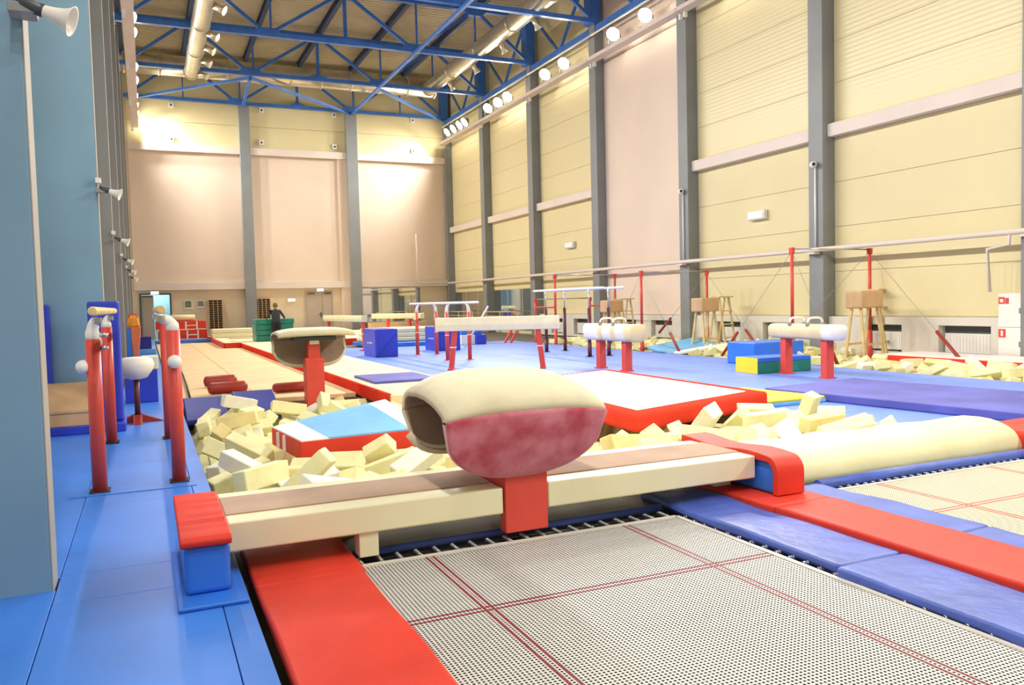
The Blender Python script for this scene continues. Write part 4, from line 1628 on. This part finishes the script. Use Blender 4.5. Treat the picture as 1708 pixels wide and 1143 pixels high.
# ------------------------------------------------------------------ balance beams
def beam(label, p0, p1, ext0, ext1, ztop, h, w_, group='balance beams', legm='redp', m='beamc', splay=.12):
    p0, p1 = Vector((*p0, 0)), Vector((*p1, 0))
    d = (p1 - p0)
    L = d.length
    rz = math.atan2(d.y, d.x)
    t = thing('balance_beam', label, 'balance beam', p0, rz, group)
    bm = NB()
    hw = w_ / 2
    bm_prism(bm, [(-hw * .8, ztop - h), (hw * .8, ztop - h), (hw, ztop - h * .55), (hw * .86, ztop), (-hw * .86, ztop), (-hw, ztop - h * .55)], -ext0, L + ext1, 'x')
    obj('beam', bm, m, t, bevel=.02, seg=3)
    for x, s in ((0, -1), (L, 1)):
        bm = NB()
        bm_bar(bm, (x - s * splay, 0, ztop - h + .01), (x, 0, .004), .11, .10)
        lg = obj('leg', bm, legm, t, bevel=.01)
        a = Vector((x - s * splay, 0, ztop - h)).lerp(Vector((x, 0, 0)), .42)
        bar('collar', 'whitep', a + Vector((0, 0, .012)), a - Vector((0, 0, .012)), .125, .115, lg)
        box('foot', legm, x - .06, x + .06, -.16, .16, .001, .03, t, bevel=.006)
    return t


b0, b1 = G(753, 617), G(906, 614)
beam('long pale balance beam on two splayed red legs standing on the blue floor mats', b0.xy, b1.xy, .30, .36, 1.09, .28, .24, splay=.09)
b1 = G(609, 585)
b0 = PY(548, 560, 28.0)
beam('pale balance beam behind the slab vault, one red leg beside the blue cube', b0.xy, b1.xy, .25, .02, 1.08, .2, .2, splay=.1, m='creamroll')
b0, b1 = PY(645, 540, 31.0), PY(686, 540, 29.5)
beam('pale balance beam in front of the end-wall mirrors', b0.xy, b1.xy, .9, .7, 1.05, .2, .2, m='creamroll')

# ------------------------------------------------------------------ pommel horses
def pommel(label, p0, p1, ztop, h, w_, ext, m, mend, band=None, grip='rail', bandm=None):
    p0, p1 = Vector((*p0, 0)), Vector((*p1, 0))
    d = p1 - p0
    L = d.length
    t = thing('pommel_horse', label, 'pommel horse', (p0 + p1) / 2, math.atan2(d.y, d.x), 'pommel horses')
    l = L / 2 + ext
    hw = w_ / 2
    zb = ztop - h

    def body(x0, x1, m, name, e=0.0, endcap=True):
        bm = NB()
        sec = []
        for k in range(20):
            a = 2 * PI * k / 20
            c, s = math.cos(a), math.sin(a)
            sec.append((hw * math.copysign(abs(c) ** .55, c) * (1 if s > 0 else .86), zb + h / 2 + h / 2 * math.copysign(abs(s) ** .55, s)))
        st = [x0, x0 + .03, x1 - .03, x1]
        sc_ = [.9 if endcap else 1, 1, 1, .9 if endcap else 1]
        rings = [[bm.verts.new((x, y * (q + e), (z - zb - h / 2) * (q + e) + zb + h / 2)) for y, z in sec] for x, q in zip(st, sc_)]
        for i in range(3):
            for k in range(20):
                bm.faces.new((rings[i][k], rings[i][(k + 1) % 20], rings[i + 1][(k + 1) % 20], rings[i + 1][k]))
        bm.faces.new(rings[0][::-1])
        bm.faces.new(rings[-1])
        return obj(name, bm, m, t, smooth=True)
    body(-l, l, m, 'body')
    if mend:
        body(l - .28, l + .004, mend, 'end_cover', .008)
    for s in (-1, 1):
        if bandm:
            body(s * .23 - .07, s * .23 + .07, bandm, 'band', .012, False)
        pts = [(s * .23, -.15, ztop - .02), (s * .23, -.15, ztop + .06), (s * .23, -.09, ztop + .115), (s * .23, .09, ztop + .115), (s * .23, .15, ztop + .06), (s * .23, .15, ztop - .02)]
        pts = []
        for k in range(11):
            a = PI * k / 10
            pts.append((s * .23 + 0, -.155 * math.copysign(abs(math.cos(a)) ** .6, math.cos(a)), ztop - .01 + .12 * abs(math.sin(a)) ** .6))
        pm = tube('pommel', grip, pts, .019, t, 10)
        for q in (-1, 1):
            box('socket', 'grey', s * .23 - .03, s * .23 + .03, q * .155 - .025, q * .155 + .025, ztop - .03, ztop + .03, pm, bevel=.006)
    for x in (-L / 2, L / 2):
        box('leg', 'redp', x - .075, x + .075, -.075, .075, .001, zb + .03, t, bevel=.012)
        box('foot', 'redp', x - .1, x + .1, -.1, .1, .001, .02, t)
    return t


a, b = G(1003, 614), G(1046, 619)
pommel('white pommel horse with cream bands standing beside the long pale balance beam', a.xy, b.xy, .91, .34, .38, .42, 'pomw', 'pomtan', bandm='pomtan')
a, b = G(1312, 623), G(1380, 631)
pommel('cream pommel horse with white end standing in front of the green wedge block', a.xy, b.xy, .89, .26, .36, .30, 'pomtan', 'pomw')

# ------------------------------------------------------------------ parallel bars in the middle and by the pommel horse
def p_bars(label, feet, ztop_red, zr, ends, m_post, m_rail, style):
    c = sum((Vector((*f, 0)) for f in feet), Vector()) / 4
    t = thing('parallel_bars', label, 'parallel bars', c)
    for n, (x, y) in enumerate(feet):
        x, y = x - c.x, y - c.y
        s = 1 if n % 2 == 0 else -1
        if style == 'goose':
            p = tube('upright', m_post, [(x, y, .001), (x, y, ztop_red)], .05, t, 14)
            pts = [(x, y, ztop_red - .01)] + [(x + s * .06 * (1 - math.cos(PI / 2 * k / 5)), y, ztop_red + (zr - ztop_red - .05) * math.sin(PI / 2 * k / 5)) for k in range(1, 6)] + [(x + s * .06, y, zr - .03)]
            tube('goose_neck', 'whitep', pts, [.045, .042, .04, .035, .03, .022, .02], p, 10)
            bm = NB()
            bmesh.ops.create_uvsphere(bm, u_segments=12, v_segments=8, radius=.035, matrix=Matrix.Translation((x - s * .06, y - .02, ztop_red - .18)))
            obj('knob', bm, 'whitep', p, smooth=True)
            tube('collar', 'whitep', [(x, y, ztop_red * .52), (x, y, ztop_red * .52 + .02)], .055, p, 14)
        else:
            p = tube('upright', m_post, [(x, y, .001), (x, y, ztop_red)], .042, t, 14)
            tube('lower_sleeve', m_post, [(x, y, .001), (x, y, .34)], .05, p, 14)
            tube('inner_rod', 'silver', [(x, y, ztop_red), (x, y, zr - .03)], .018, p, 8)
            tube('fork', 'whitep', [(x, y, zr - .12), (x, y, zr - .02)], [.03, .022], p, 8)
        box('foot_plate', 'black' if style != 'goose' else m_post, x - .08, x + .08, y - .08, y + .08, .0005, .012, t)
    for k in (0, 1):
        a, b = ends[k]
        a, b = Vector(a) - c, Vector(b) - c
        d = (b - a).normalized()
        bm = NB()
        bm_tube(bm, [a, a + d * .04, b - d * .04, b], [.02, .03, .03, .02], 12)
        obj('rail', bm, m_rail, t)
    return t


F1 = [tuple(G(*q).xy) for q in ((697, 592), (729, 591), (747, 601), (784, 600))]
z1 = 1.40
p_bars('low parallel bars on four red posts behind the long pale balance beam', F1, 1.16, z1,
       [((F1[0][0] + .06, F1[0][1] + .8, z1), (F1[2][0] + .06, F1[2][1] - .8, z1)), ((F1[1][0] - .06, F1[1][1] + .8, z1), (F1[3][0] - .06, F1[3][1] - .8, z1))], 'redp', 'rail', 'goose')
F2 = [tuple(G(*q).xy) for q in ((912, 587), (943, 585), (984, 595), (1016, 593))]
z2 = 1.67
p_bars('tall parallel bars with white rails on four dark maroon posts behind the white pommel horse', F2, 1.18, z2,
       [((F2[0][0], F2[0][1] + .75, z2), (F2[2][0], F2[2][1] - .75, z2)), ((F2[1][0], F2[1][1] + .75, z2), (F2[3][0], F2[3][1] - .75, z2))], 'maroon', 'rail', 'rod')

# ------------------------------------------------------------------ horizontal bars and uneven bars (red frames in the wall pit)
def high_bar(label, x0, x1, y, zt, cables, z0=-.45, group='red horizontal bar frames'):
    c = Vector(((x0 + x1) / 2, y, z0))
    t = thing('horizontal_bar', label, 'horizontal bar', c, group=group)
    h = (x1 - x0) / 2
    for s in (-1, 1):
        p = tube('post', 'redp', [(s * h, 0, .0), (s * h, 0, .55 - z0)], .055, t, 12)
        tube('upper_post', 'redp', [(s * h, 0, .55 - z0), (s * h, 0, zt - z0)], .036, p, 12)
        box('head', 'redp', s * h - .04, s * h + .04, -.05, .05, zt - z0 - .1, zt - z0 + .03, p, bevel=.008)
        box('foot', 'redp', s * h - .12, s * h + .12, -.12, .12, 0, .03, t)
    tube('bar', 'silver', [(-h, 0, zt - z0), (h, 0, zt - z0)], .017, t, 10)
    for a in cables:
        tube('guy_cable', 'grey', [((-h if a[0] < 0 else h), 0, zt - z0 - .05), a[1]], .005, t, 6)
        e = Vector(a[1])
        s0 = Vector(((-h if a[0] < 0 else h), 0, zt - z0 - .05))
        tube('tension_rod', 'darkred', [e, e.lerp(s0, .26)], .035, t, 8)
    return t


high_bar('tall red horizontal bar frame standing behind the cream pommel horse', 12.65, 14.93, 13.4, 2.37,
         [(-1, (-1.55, 1.9, .40)), (-1, (-1.2, -1.3, .42)), (1, (.0, -3.2, .45)), (1, (.75, 2.3, .6))])
high_bar('tall red horizontal bar frame standing beside the light blue pit mat', 12.05, 14.2, 18.3, 2.1,
         [(-1, (-1.2, -1.9, .42)), (1, (.6, -2.7, .45)), (-1, (-.8, 2.2, .42)), (1, (.85, 2.0, .8))])
t = thing('uneven_bars', 'red uneven bars frame with two bars behind the tall parallel bars', 'uneven bars', (13.0, 23.9, -.45))
for (y, xa, xb, zt) in ((-.9, PY(926, 500, 23).x, PY(1026, 500, 23).x, 2.19), (.9, PY(893, 500, 24.8).x, PY(984, 500, 24.8).x, 1.45)):
    z0 = -.45
    for x in (xa - 13, xb - 13):
        p = tube('post', 'redp', [(x, y, 0), (x, y, .6 - z0)], .055, t, 12)
        tube('upper_post', 'redp', [(x, y, .6 - z0), (x, y, zt - z0)], .038, p, 12)
        box('head', 'redp', x - .05, x + .05, y - .05, y + .05, zt - z0 - .1, zt - z0 + .03, p, bevel=.008)
    tube('bar', 'silver', [(xa - 13, y, zt - z0), (xb - 13, y, zt - z0)], .02, t, 10)
for pa, pb in ((926, 893), (1026, 984)):
    a, b = PY(pa, 500, 23).x - 13, PY(pb, 500, 24.8).x - 13
    tube('spreader', 'redp', [(a, -.9, 1.18 - z0), (b, .9, 1.18 - z0)], .03, t, 10)
tube('guy_cable', 'grey', [(PY(1026, 500, 23).x - 13, -.9, 2.1 - z0), (-.4, -3.0, .45)], .008, t, 6)
# small red struts seen by the pit edge
for k, (pa, pb, lb) in enumerate((((842, 572), (853, 551), 'short slanted red strut behind the near end of the long balance beam'), ((852, 572), (862, 552), 'short slanted red strut beside its twin behind the long balance beam'),
                                  ((797, 573), (793, 548), 'short upright red strut beside the light blue block'))):
    g0 = G(*pa)
    e1 = PY(pb[0], pb[1], g0.y)
    bm = NB()
    bm_bar(bm, (0, 0, 0), e1 - g0, .09, .06)
    tag(obj('strut', bm, 'redp', None, g0), lb, 'strut', 'red struts')

# ------------------------------------------------------------------ bucks on wooden legs and stepladders
def buck(label, x, y, w_, zb, zt, z0=-.45):
    t = thing('vaulting_buck', label, 'vaulting buck', (x, y, z0), 0.25, 'tan bucks on wooden legs')
    box('body', 'tan', -w_ / 2, w_ / 2, -.19, .19, zb - z0, zt - z0, t, bevel=.05, seg=4)
    for sx in (-1, 1):
        for sy in (-1, 1):
            bm = NB()
            bm_bar(bm, (sx * (w_ / 2 - .12), sy * .1, zb - z0 + .01), (sx * (w_ / 2 - .02), sy * .26, .002), .05, .05)
            obj('leg', bm, 'wood', t)
    bar('cross_rail', 'wood', (-w_ / 2 + .05, -.22, .75), (w_ / 2 - .05, -.22, .75), .03, .05, t)
    bar('cross_rail', 'wood', (-w_ / 2 + .05, .22, .75), (w_ / 2 - .05, .22, .75), .03, .05, t)
    return t


def stepladder(label, x, y, zt, w_=.42, z0=-.45, rz=0.25):
    t = thing('stepladder', label, 'stepladder', (x, y, z0), rz, 'wooden stepladders')
    h = zt - z0
    for s in (-1, 1):
        bar('front_rail', 'wood', (s * w_ / 2, -.35, 0), (s * w_ / 2, -.06, h), .04, .05, t)
        bar('back_rail', 'wood', (s * w_ / 2, .38, 0), (s * w_ / 2, .06, h), .035, .04, t)
    n = 5
    for k in range(1, n):
        f = k / n
        bar('step', 'wood', (-w_ / 2, -.35 + .29 * f, h * f), (w_ / 2, -.35 + .29 * f, h * f), .12, .03, t)
    box('top_step', 'wood', -w_ / 2 - .08, w_ / 2 + .12, -.14, .14, h - .002, h + .035, t, bevel=.006)
    return t


p = PY(1449, 500, 12.55)
buck('large tan vaulting buck on wooden legs near the white wall cabinets', p.x + .10, 12.75, .92, zat(p.x, 12.6, 514), zat(p.x, 12.6, 485))
p2 = PY(1490, 500, 13.1)
stepladder('wooden stepladder behind the large tan buck', PY(1488, 500, 13.2).x - .3, 13.3, zat(14.1, 13.3, 486))
p = PY(1180, 500, 17.2)
buck('tan vaulting buck on wooden legs in front of the fourth cream bay', p.x, 17.3, .72, zat(p.x, 17.2, 520), zat(p.x, 17.2, 497))
stepladder('wooden stepladder beside the tan buck in front of the broad column', PY(1208, 500, 17.8).x, 17.9, zat(14, 17.9, 497))
p = PY(1023, 500, 21.2)
buck('small tan vaulting buck on wooden legs in front of the rose wall bay', p.x, 21.3, .66, zat(p.x, 21.2, 521), zat(p.x, 21.2, 501))
stepladder('wooden stepladder beside the small tan buck by the rose wall bay', PY(1044, 500, 22).x, 22.1, zat(13.7, 22, 500))

# ------------------------------------------------------------------ blocks and mats on the middle floor
def lettered_cube(label, x0, x1, y0, y1, h, rz=0.0):
    c = ((x0 + x1) / 2, (y0 + y1) / 2)
    t = thing('soft_cube', label, 'soft block', (*c, 0), rz, 'royal blue soft blocks')
    hx, hy = (x1 - x0) / 2, (y1 - y0) / 2
    box('body', 'royal', -hx, hx, -hy, hy, .001, h, t, bevel=.02, seg=3)
    box('flap', 'royal', -hx + .1, -hx + .2, -hy - .014, -hy + .002, .03, h * .78, t, bevel=.004)
    bm = NB()
    for k in range(4):
        y = hy * .35 - k * hy * .23
        bm_box(bm, -hx - .002, -hx + .001, y - hy * .045, y + hy * .045, h * .47, h * .53)
        if k > 1:
            bm_box(bm, -hx - .002, -hx + .001, y - hy * .075, y - hy * .05, h * .49, h * .54)
    obj('lettering', bm, 'whitep', t)
    return t


lettered_cube('royal blue soft cube with small white lettering beside the red leg of a balance beam', 5.50, 6.12, 21.05, 22.3, zat(5.8, 21.2, 549))
lettered_cube('royal blue soft cube with small white lettering behind the low parallel bars', 7.72, 8.45, 22.5, 23.6, zat(8, 22.5, 545))
t = thing('folding_mat', 'light blue folded block with a royal blue foot near the slanted white pole', 'soft block', (10.0, 25.4, 0))
box('upper', 'blue', -.45, .3, -.1, .5, .32, .62, t, bevel=.02)
box('lower', 'royal', .0, .34, -.35, .2, .001, .32, t, bevel=.02)
box('shelf', 'white', -.5, .0, -.2, .5, .001, .318, t, bevel=.015)
g0 = G(786, 578)
a, b = PY(787, 556, 23.9), PY(814, 511, 23.9)
bm = NB()
bm_tube(bm, [Vector((0, 0, 0)), b - Vector((a.x - .25, 23.9, 0))], .03, 8)
o = obj('pole', bm, 'whitep', None, (a.x - .25, 23.9, .0))
tag(o, 'slanted white pole standing behind the long pale balance beam', 'pole')
# cream mat stacks behind
for k in range(3):
    z0 = .14 + .15 * k
    o = slab4('folded_mat', 'cream', [(0, 0, .14), (3.1 - .1 * k, 0, .14), (3.0 - .1 * k, 1.6, .14), (.05, 1.6, .14)], .138, None, .04, 8, -.03, (6.65 + .08 * k, 26.6 + .05 * k, z0 + .001))
    tag(o, 'large cream crash mat behind the royal blue cube, ' + ['lowest', 'middle', 'top'][k] + ' of its stack', 'crash mat', 'cream crash mats stacked behind the blue cube')
box('exercise_mat', 'blue', 6.6, 9.8, 25.9, 28.4, 0, .135, None, .03, 3, 'flat bright blue mat under the cream crash mat stack', 'mat')
t = thing('floor_podium', 'wide beige floor podium with red edge in front of the mirrors', 'podium', (8.6, 34.5, 0))
box('top', 'runway2', -3.4, 3.1, -4.9, 5.6, ZF, .18, t, bevel=.01)
for k in range(5):
    box('edge_pad', 'red', -3.4 + 1.3 * k + .01, -3.4 + 1.3 * (k + 1) - .01, -5.08, -4.902, ZF, .2, t, bevel=.02)
box('bench', 'runway', 10.2, 13.2, 39.8, 40.4, .182, .5, None, .01, 2, 'long low beige bench under the end-wall mirrors', 'bench')
box('exercise_mat', 'orange', 9.9, 11.7, 28.6, 29.3, 0, .22, None, .04, 3, 'thick orange-red pad lying behind the low parallel bars', 'mat')
# barres in front of the mirrors on the cream wall
for k in range(2):
    y0, y1 = YC[k + 1] + .8, YC[k] - .4
    t = thing('ballet_barre', 'pale ballet barre in front of the wall mirrors, ' + ['bay in the corner', 'bay next to the corner bay'][k], 'ballet barre', (14.4, (y0 + y1) / 2, 0), group='ballet barres')
    h = (y1 - y0) / 2
    for z in (.95, .75):
        tube('rail', 'wood', [(0, -h, z), (0, h, z)], .025, t, 8)
    for u in (-h + .1, 0, h - .1):
        tube('post', 'wood', [(0, u, .001), (0, u, .95)], .025, t, 8)

# blue block and coloured wedge behind the cream pommel horse
box('soft_block', 'blue', 11.05, 12.35, 12.75, 13.6, 0, zat(11.2, 12.75, 572), None, .03, 3, 'bright blue soft block standing behind the green wedge block', 'soft block')
g0, g1, g2 = G(1227, 617), G(1264, 624), G(1353, 618)
d = (g2 - g1)
rz = math.atan2(d.y, d.x)
t = thing('wedge_block', 'green and blue block with sloping yellow end behind the cream pommel horse', 'soft block', g1, rz)
dep = .62
L = d.length
hz_ = zat(g1.x, g1.y, 598)
bm = NB()
bm_box(bm, .0, L, 0, dep, .001, hz_ * .72)
obj('green_base', bm, 'green', t, bevel=.012)
box('blue_top', 'blue', .0, L, .0, dep, hz_ * .72, hz_, t, bevel=.012)
bm = NB()
bm_prism(bm, [(-.012, -.0), (.0, 0.0), (.0, hz_), (-.006, hz_)], .0, dep, 'y')
o = obj('yellow_end', bm, 'yellow', t)
# light blue mat with white rim slumped in the wall pit
t = thing('crash_mat', 'light blue mat with white rim slumped at the edge of the wall pit', 'crash mat', (12.6, 17.1, 0))
slab4('mat', 'skyblue', [(-.85, -.5, .02), (.55, -.75, .16), (.9, .8, .32), (-.6, .9, .14)], .09, t, .03, 10, .08)
slab4('rim', 'white', [(-.75, -.72, .05), (.6, -1.0, .2), (.62, -.78, .22), (-.8, -.52, .06)], .06, t, .02, 6, -.03)
# red and pale mats in the near part of the wall pit
t = thing('landing_mat', 'pale mat with red edge lying in the wall pit under the large tan buck', 'landing mat', (14.1, 10.1, -.04))
box('red_edge', 'redmat', -.6, .62, -1.9, 1.9, -.1, .17, t, bevel=.03)
box('top', 'white', -.5, .6, -1.8, 1.8, .168, .19, t, bevel=.006)

# ------------------------------------------------------------------ wall fittings
# pipe along the cream wall
t = thing('wall_pipe', 'long cream heating pipe running along the cream wall in front of its columns', 'pipe', (14.66, -1, 2.45))
tube('pipe', 'creamroll' if False else 'ledge', [(0, 0, 0), (0, 41.6, 0)], .055, t, 14)
for y in YC[:8]:
    if y > 0:
        box('bracket', 'ledge', -.05, .14, y + 1 + .1, y + 1 + .35, -.1, -.052, t, bevel=.006)
q = PX(1686, 400, 14.7)
tube('drop_pipe', 'ledge', [(0, q.y + 1, 0), (0, q.y + 1, -.22), (0.02, q.y + 1.45, -.28), (.1, q.y + 1.45, -1.1)], .03, t, 10)
tube('end_run', 'ledge', [(0, 41.6, 0), (-.9, 41.9, .05), (-1.55, 41.95, .05), (-1.6, 41.95, 2.6)], .035, t, 10)
for k, (px, py) in enumerate(((1263, 358), (951, 408))):
    p = PX(px, py, 15.1)
    t = thing('emergency_lamp', 'white box lamp on the cream wall ' + ('in a bay beside the rose bay' if k == 0 else 'above the tall parallel bars'), 'wall lamp', (15.175, p.y, p.z - .14), group='white box lamps on the cream wall')
    box('housing', 'whitep', -.14, 0, -.33, .33, 0, .24, t, bevel=.03, seg=3)
    box('cover', 'white', -.16, -.13, -.29, .29, .03, .19, t, bevel=.012)
for k, yc in enumerate((YC[5], YC[4])):
    p = PX((1363, 1142)[k], (278, 322)[k], 14.78)
    t = thing('security_camera', 'small white ball camera above a conduit on the column ' + ('behind the tall red horizontal bar' if k == 0 else 'beside the rose bay'), 'camera', (14.76, yc + .2, 2.5), group='ball cameras on the columns')
    tube('conduit', 'whitep', [(0, 0, 0), (0, 0, p.z - 2.5)], .022, t, 8)
    bm = NB()
    bmesh.ops.create_uvsphere(bm, u_segments=16, v_segments=10, radius=.085, matrix=Matrix.Translation((-.06, 0, p.z - 2.5 + .05)))
    o = obj('ball', bm, 'whitep', t, smooth=True)
    bm = NB()
    bm_lathe(bm, [(.04, 0), (.04, .02), (.0, .03)], 12, 'y')
    o2 = obj('lens', bm, 'black', o, (-.115, -.075, p.z - 2.5 + .05))
    o2.rotation_euler = (0, 0, 2.3)
# white fire cabinets
t = thing('fire_cabinet', 'tall white fire cabinet with two doors and red signs against the cream wall', 'cabinet', (14.86, 10.06, -.45))
box('body', 'whitep', -.02, .33, -.24, .24, 0, 1.77, t, bevel=.006)
for z0, z1 in ((.5, 1.12), (1.13, 1.75)):
    d_ = box('door', 'whitep', -.04, -.02, -.225, .225, z0, z1, t, bevel=.005)
    box('handle', 'grey', -.055, -.04, -.21, -.18, (z0 + z1) / 2 - .05, (z0 + z1) / 2 + .05, d_)
s_ = box('sign', 'redp', -.046, -.041, .1, .22, 1.57, 1.7, t)
box('sign_mark', 'whitep', -.049, -.045, .13, .19, 1.6, 1.66, s_)
s_ = box('sign', 'redp', -.046, -.041, .02, .09, 1.57, 1.68, t)
s_ = box('sign', 'redp', -.046, -.041, .08, .22, .93, 1.09, t)
box('sign_mark', 'whitep', -.049, -.045, .13, .17, .96, 1.06, s_)

# horn loudspeakers on the left columns
def horn(x, y, z, label):
    t = thing('horn_speaker', label, 'loudspeaker', (x, y, z), group='horn loudspeakers on the left columns')
    t.scale = (.78, .78, .78)
    a = Vector((.93, -.16, -.33)).normalized()
    rot = a.to_track_quat('Z', 'X').to_matrix().to_4x4()
    bm = NB()
    bm_lathe(bm, [(.035, .0), (.038, .04), (.045, .08), (.058, .13), (.078, .17), (.093, .185), (.095, .19), (.088, .187), (.066, .165), (.04, .11), (.0, .09)], 24)
    bmesh.ops.transform(bm, matrix=rot, verts=bm.verts)
    obj('horn', bm, 'whitep', t, recalc=True)
    bm = NB()
    bm_lathe(bm, [(.0, -.13), (.03, -.125), (.042, -.1), (.042, .01), (.036, .03)], 18)
    bmesh.ops.transform(bm, matrix=rot, verts=bm.verts)
    obj('driver', bm, 'steel', t)
    box('bracket', 'grey', -.17, -.02, -.02, .155, -.03, .03, t, bevel=.006)
    box('junction_box', 'whitep', -.17, -.09, .03, .155, .12, .2, t, bevel=.006)
    return t


horn(-.40, 4.51, zat(-.35, 4.51, 18), 'grey horn loudspeaker on the broad column beside the entrance floor')
HN = ['column behind the springboard', 'column behind the dark blue foam cube', 'column beyond the foam cube', 'column near the orange folded mat', 'column beyond the orange folded mat']
for k, (px, py, y) in enumerate(((183, 318, 11.05), (207, 400, 15.8), (217, 434, 20.95), (222, 452, 26.25), (226, 464, 31.45))):
    y += .03
    z = zat(-.36, y, py)
    horn(-.36, y, z, 'grey horn loudspeaker on the ' + HN[k])

# end wall fittings
def pigeon(x0, x1, z0, z1, nx, nz, label):
    t = thing('shoe_rack', label, 'shoe rack', ((x0 + x1) / 2, YB - .17, z0), group='pigeon-hole racks on the end wall')
    hw = (x1 - x0) / 2
    h = z1 - z0
    box('back', 'frame', -hw, hw, .14, .155, 0, h, t)
    for i in range(nx + 1):
        x = -hw + 2 * hw * i / nx
        box('upright', 'tan', x - .012, x + .012, -.1, .14, 0, h, t)
    for k in range(nz + 1):
        z = h * k / nz
        box('shelf', 'tan', -hw, hw, -.1, .14, z - .008, z + .008, t)
    return t


pigeon(2.73, 3.33, .45, 1.82, 3, 13, 'dark pigeon-hole rack on the end wall above the cream folded mats')
pigeon(4.98, 5.55, .45, 1.83, 3, 13, 'dark pigeon-hole rack on the end wall behind the person')
for k, (px0, px1, py0, py1, lb) in enumerate(((308, 320, 501, 516, 'wider framed notice on the end wall beside the corridor door'), (329, 340, 501, 514, 'narrower framed notice on the end wall beside the pigeon-hole rack'))):
    a, b = PY(px0, py1, YB), PY(px1, py0, YB)
    t = thing('framed_notice', lb, 'notice', ((a.x + b.x) / 2, YB - .03, a.z), group='framed notices on the end wall')
    hw, h = (b.x - a.x) / 2, b.z - a.z
    box('frame', 'whitep', -hw, hw, 0, .025, 0, h, t, bevel=.004)
    box('sheet', 'paper' if k == 0 else 'paper2', -hw + .03, hw - .03, -.004, .002, .08, h - .03, t)
for k, (px, py, lb) in enumerate(((258, 489, 'lit exit sign over the open corridor door'), (534, 484, 'lit exit sign over the closed double door'), (486, 501, 'lit white wall lamp beside the closed double door'))):
    p = PY(px, py, YB - .05)
    t = thing('exit_sign', lb, 'sign' if k < 2 else 'wall lamp', (p.x, YB - .1, p.z - .07))
    box('housing', 'whitep', -.18, .18, .02, .098, 0, .15, t, bevel=.006)
    box('face', 'signlit', -.165, .165, .005, .019, .015, .135, t)
pp = [(285, 175), (286, 232), (436, 184), (436, 238), (557, 192), (558, 245), (688, 201), (689, 252)]
for k, (px, py) in enumerate(pp):
    p = PY(px, py, YB - .06)
    t = thing('wall_speaker', 'small white wall box with black centre, %s row, %s end-wall bay' % ('upper' if k % 2 == 0 else 'lower', ['first', 'middle', 'middle', 'last'][k // 2]) +
              ['', ', beside the first column', ', beside the second column', ''][k // 2], 'wall box', (p.x, YB - .05, p.z - .12), group='small boxes high on the end wall')
    box('housing', 'whitep', -.11, .11, -.06, .008, 0, .24, t, bevel=.01)
    box('opening', 'black', -.04, .04, -.064, -.058, .07, .16, t)
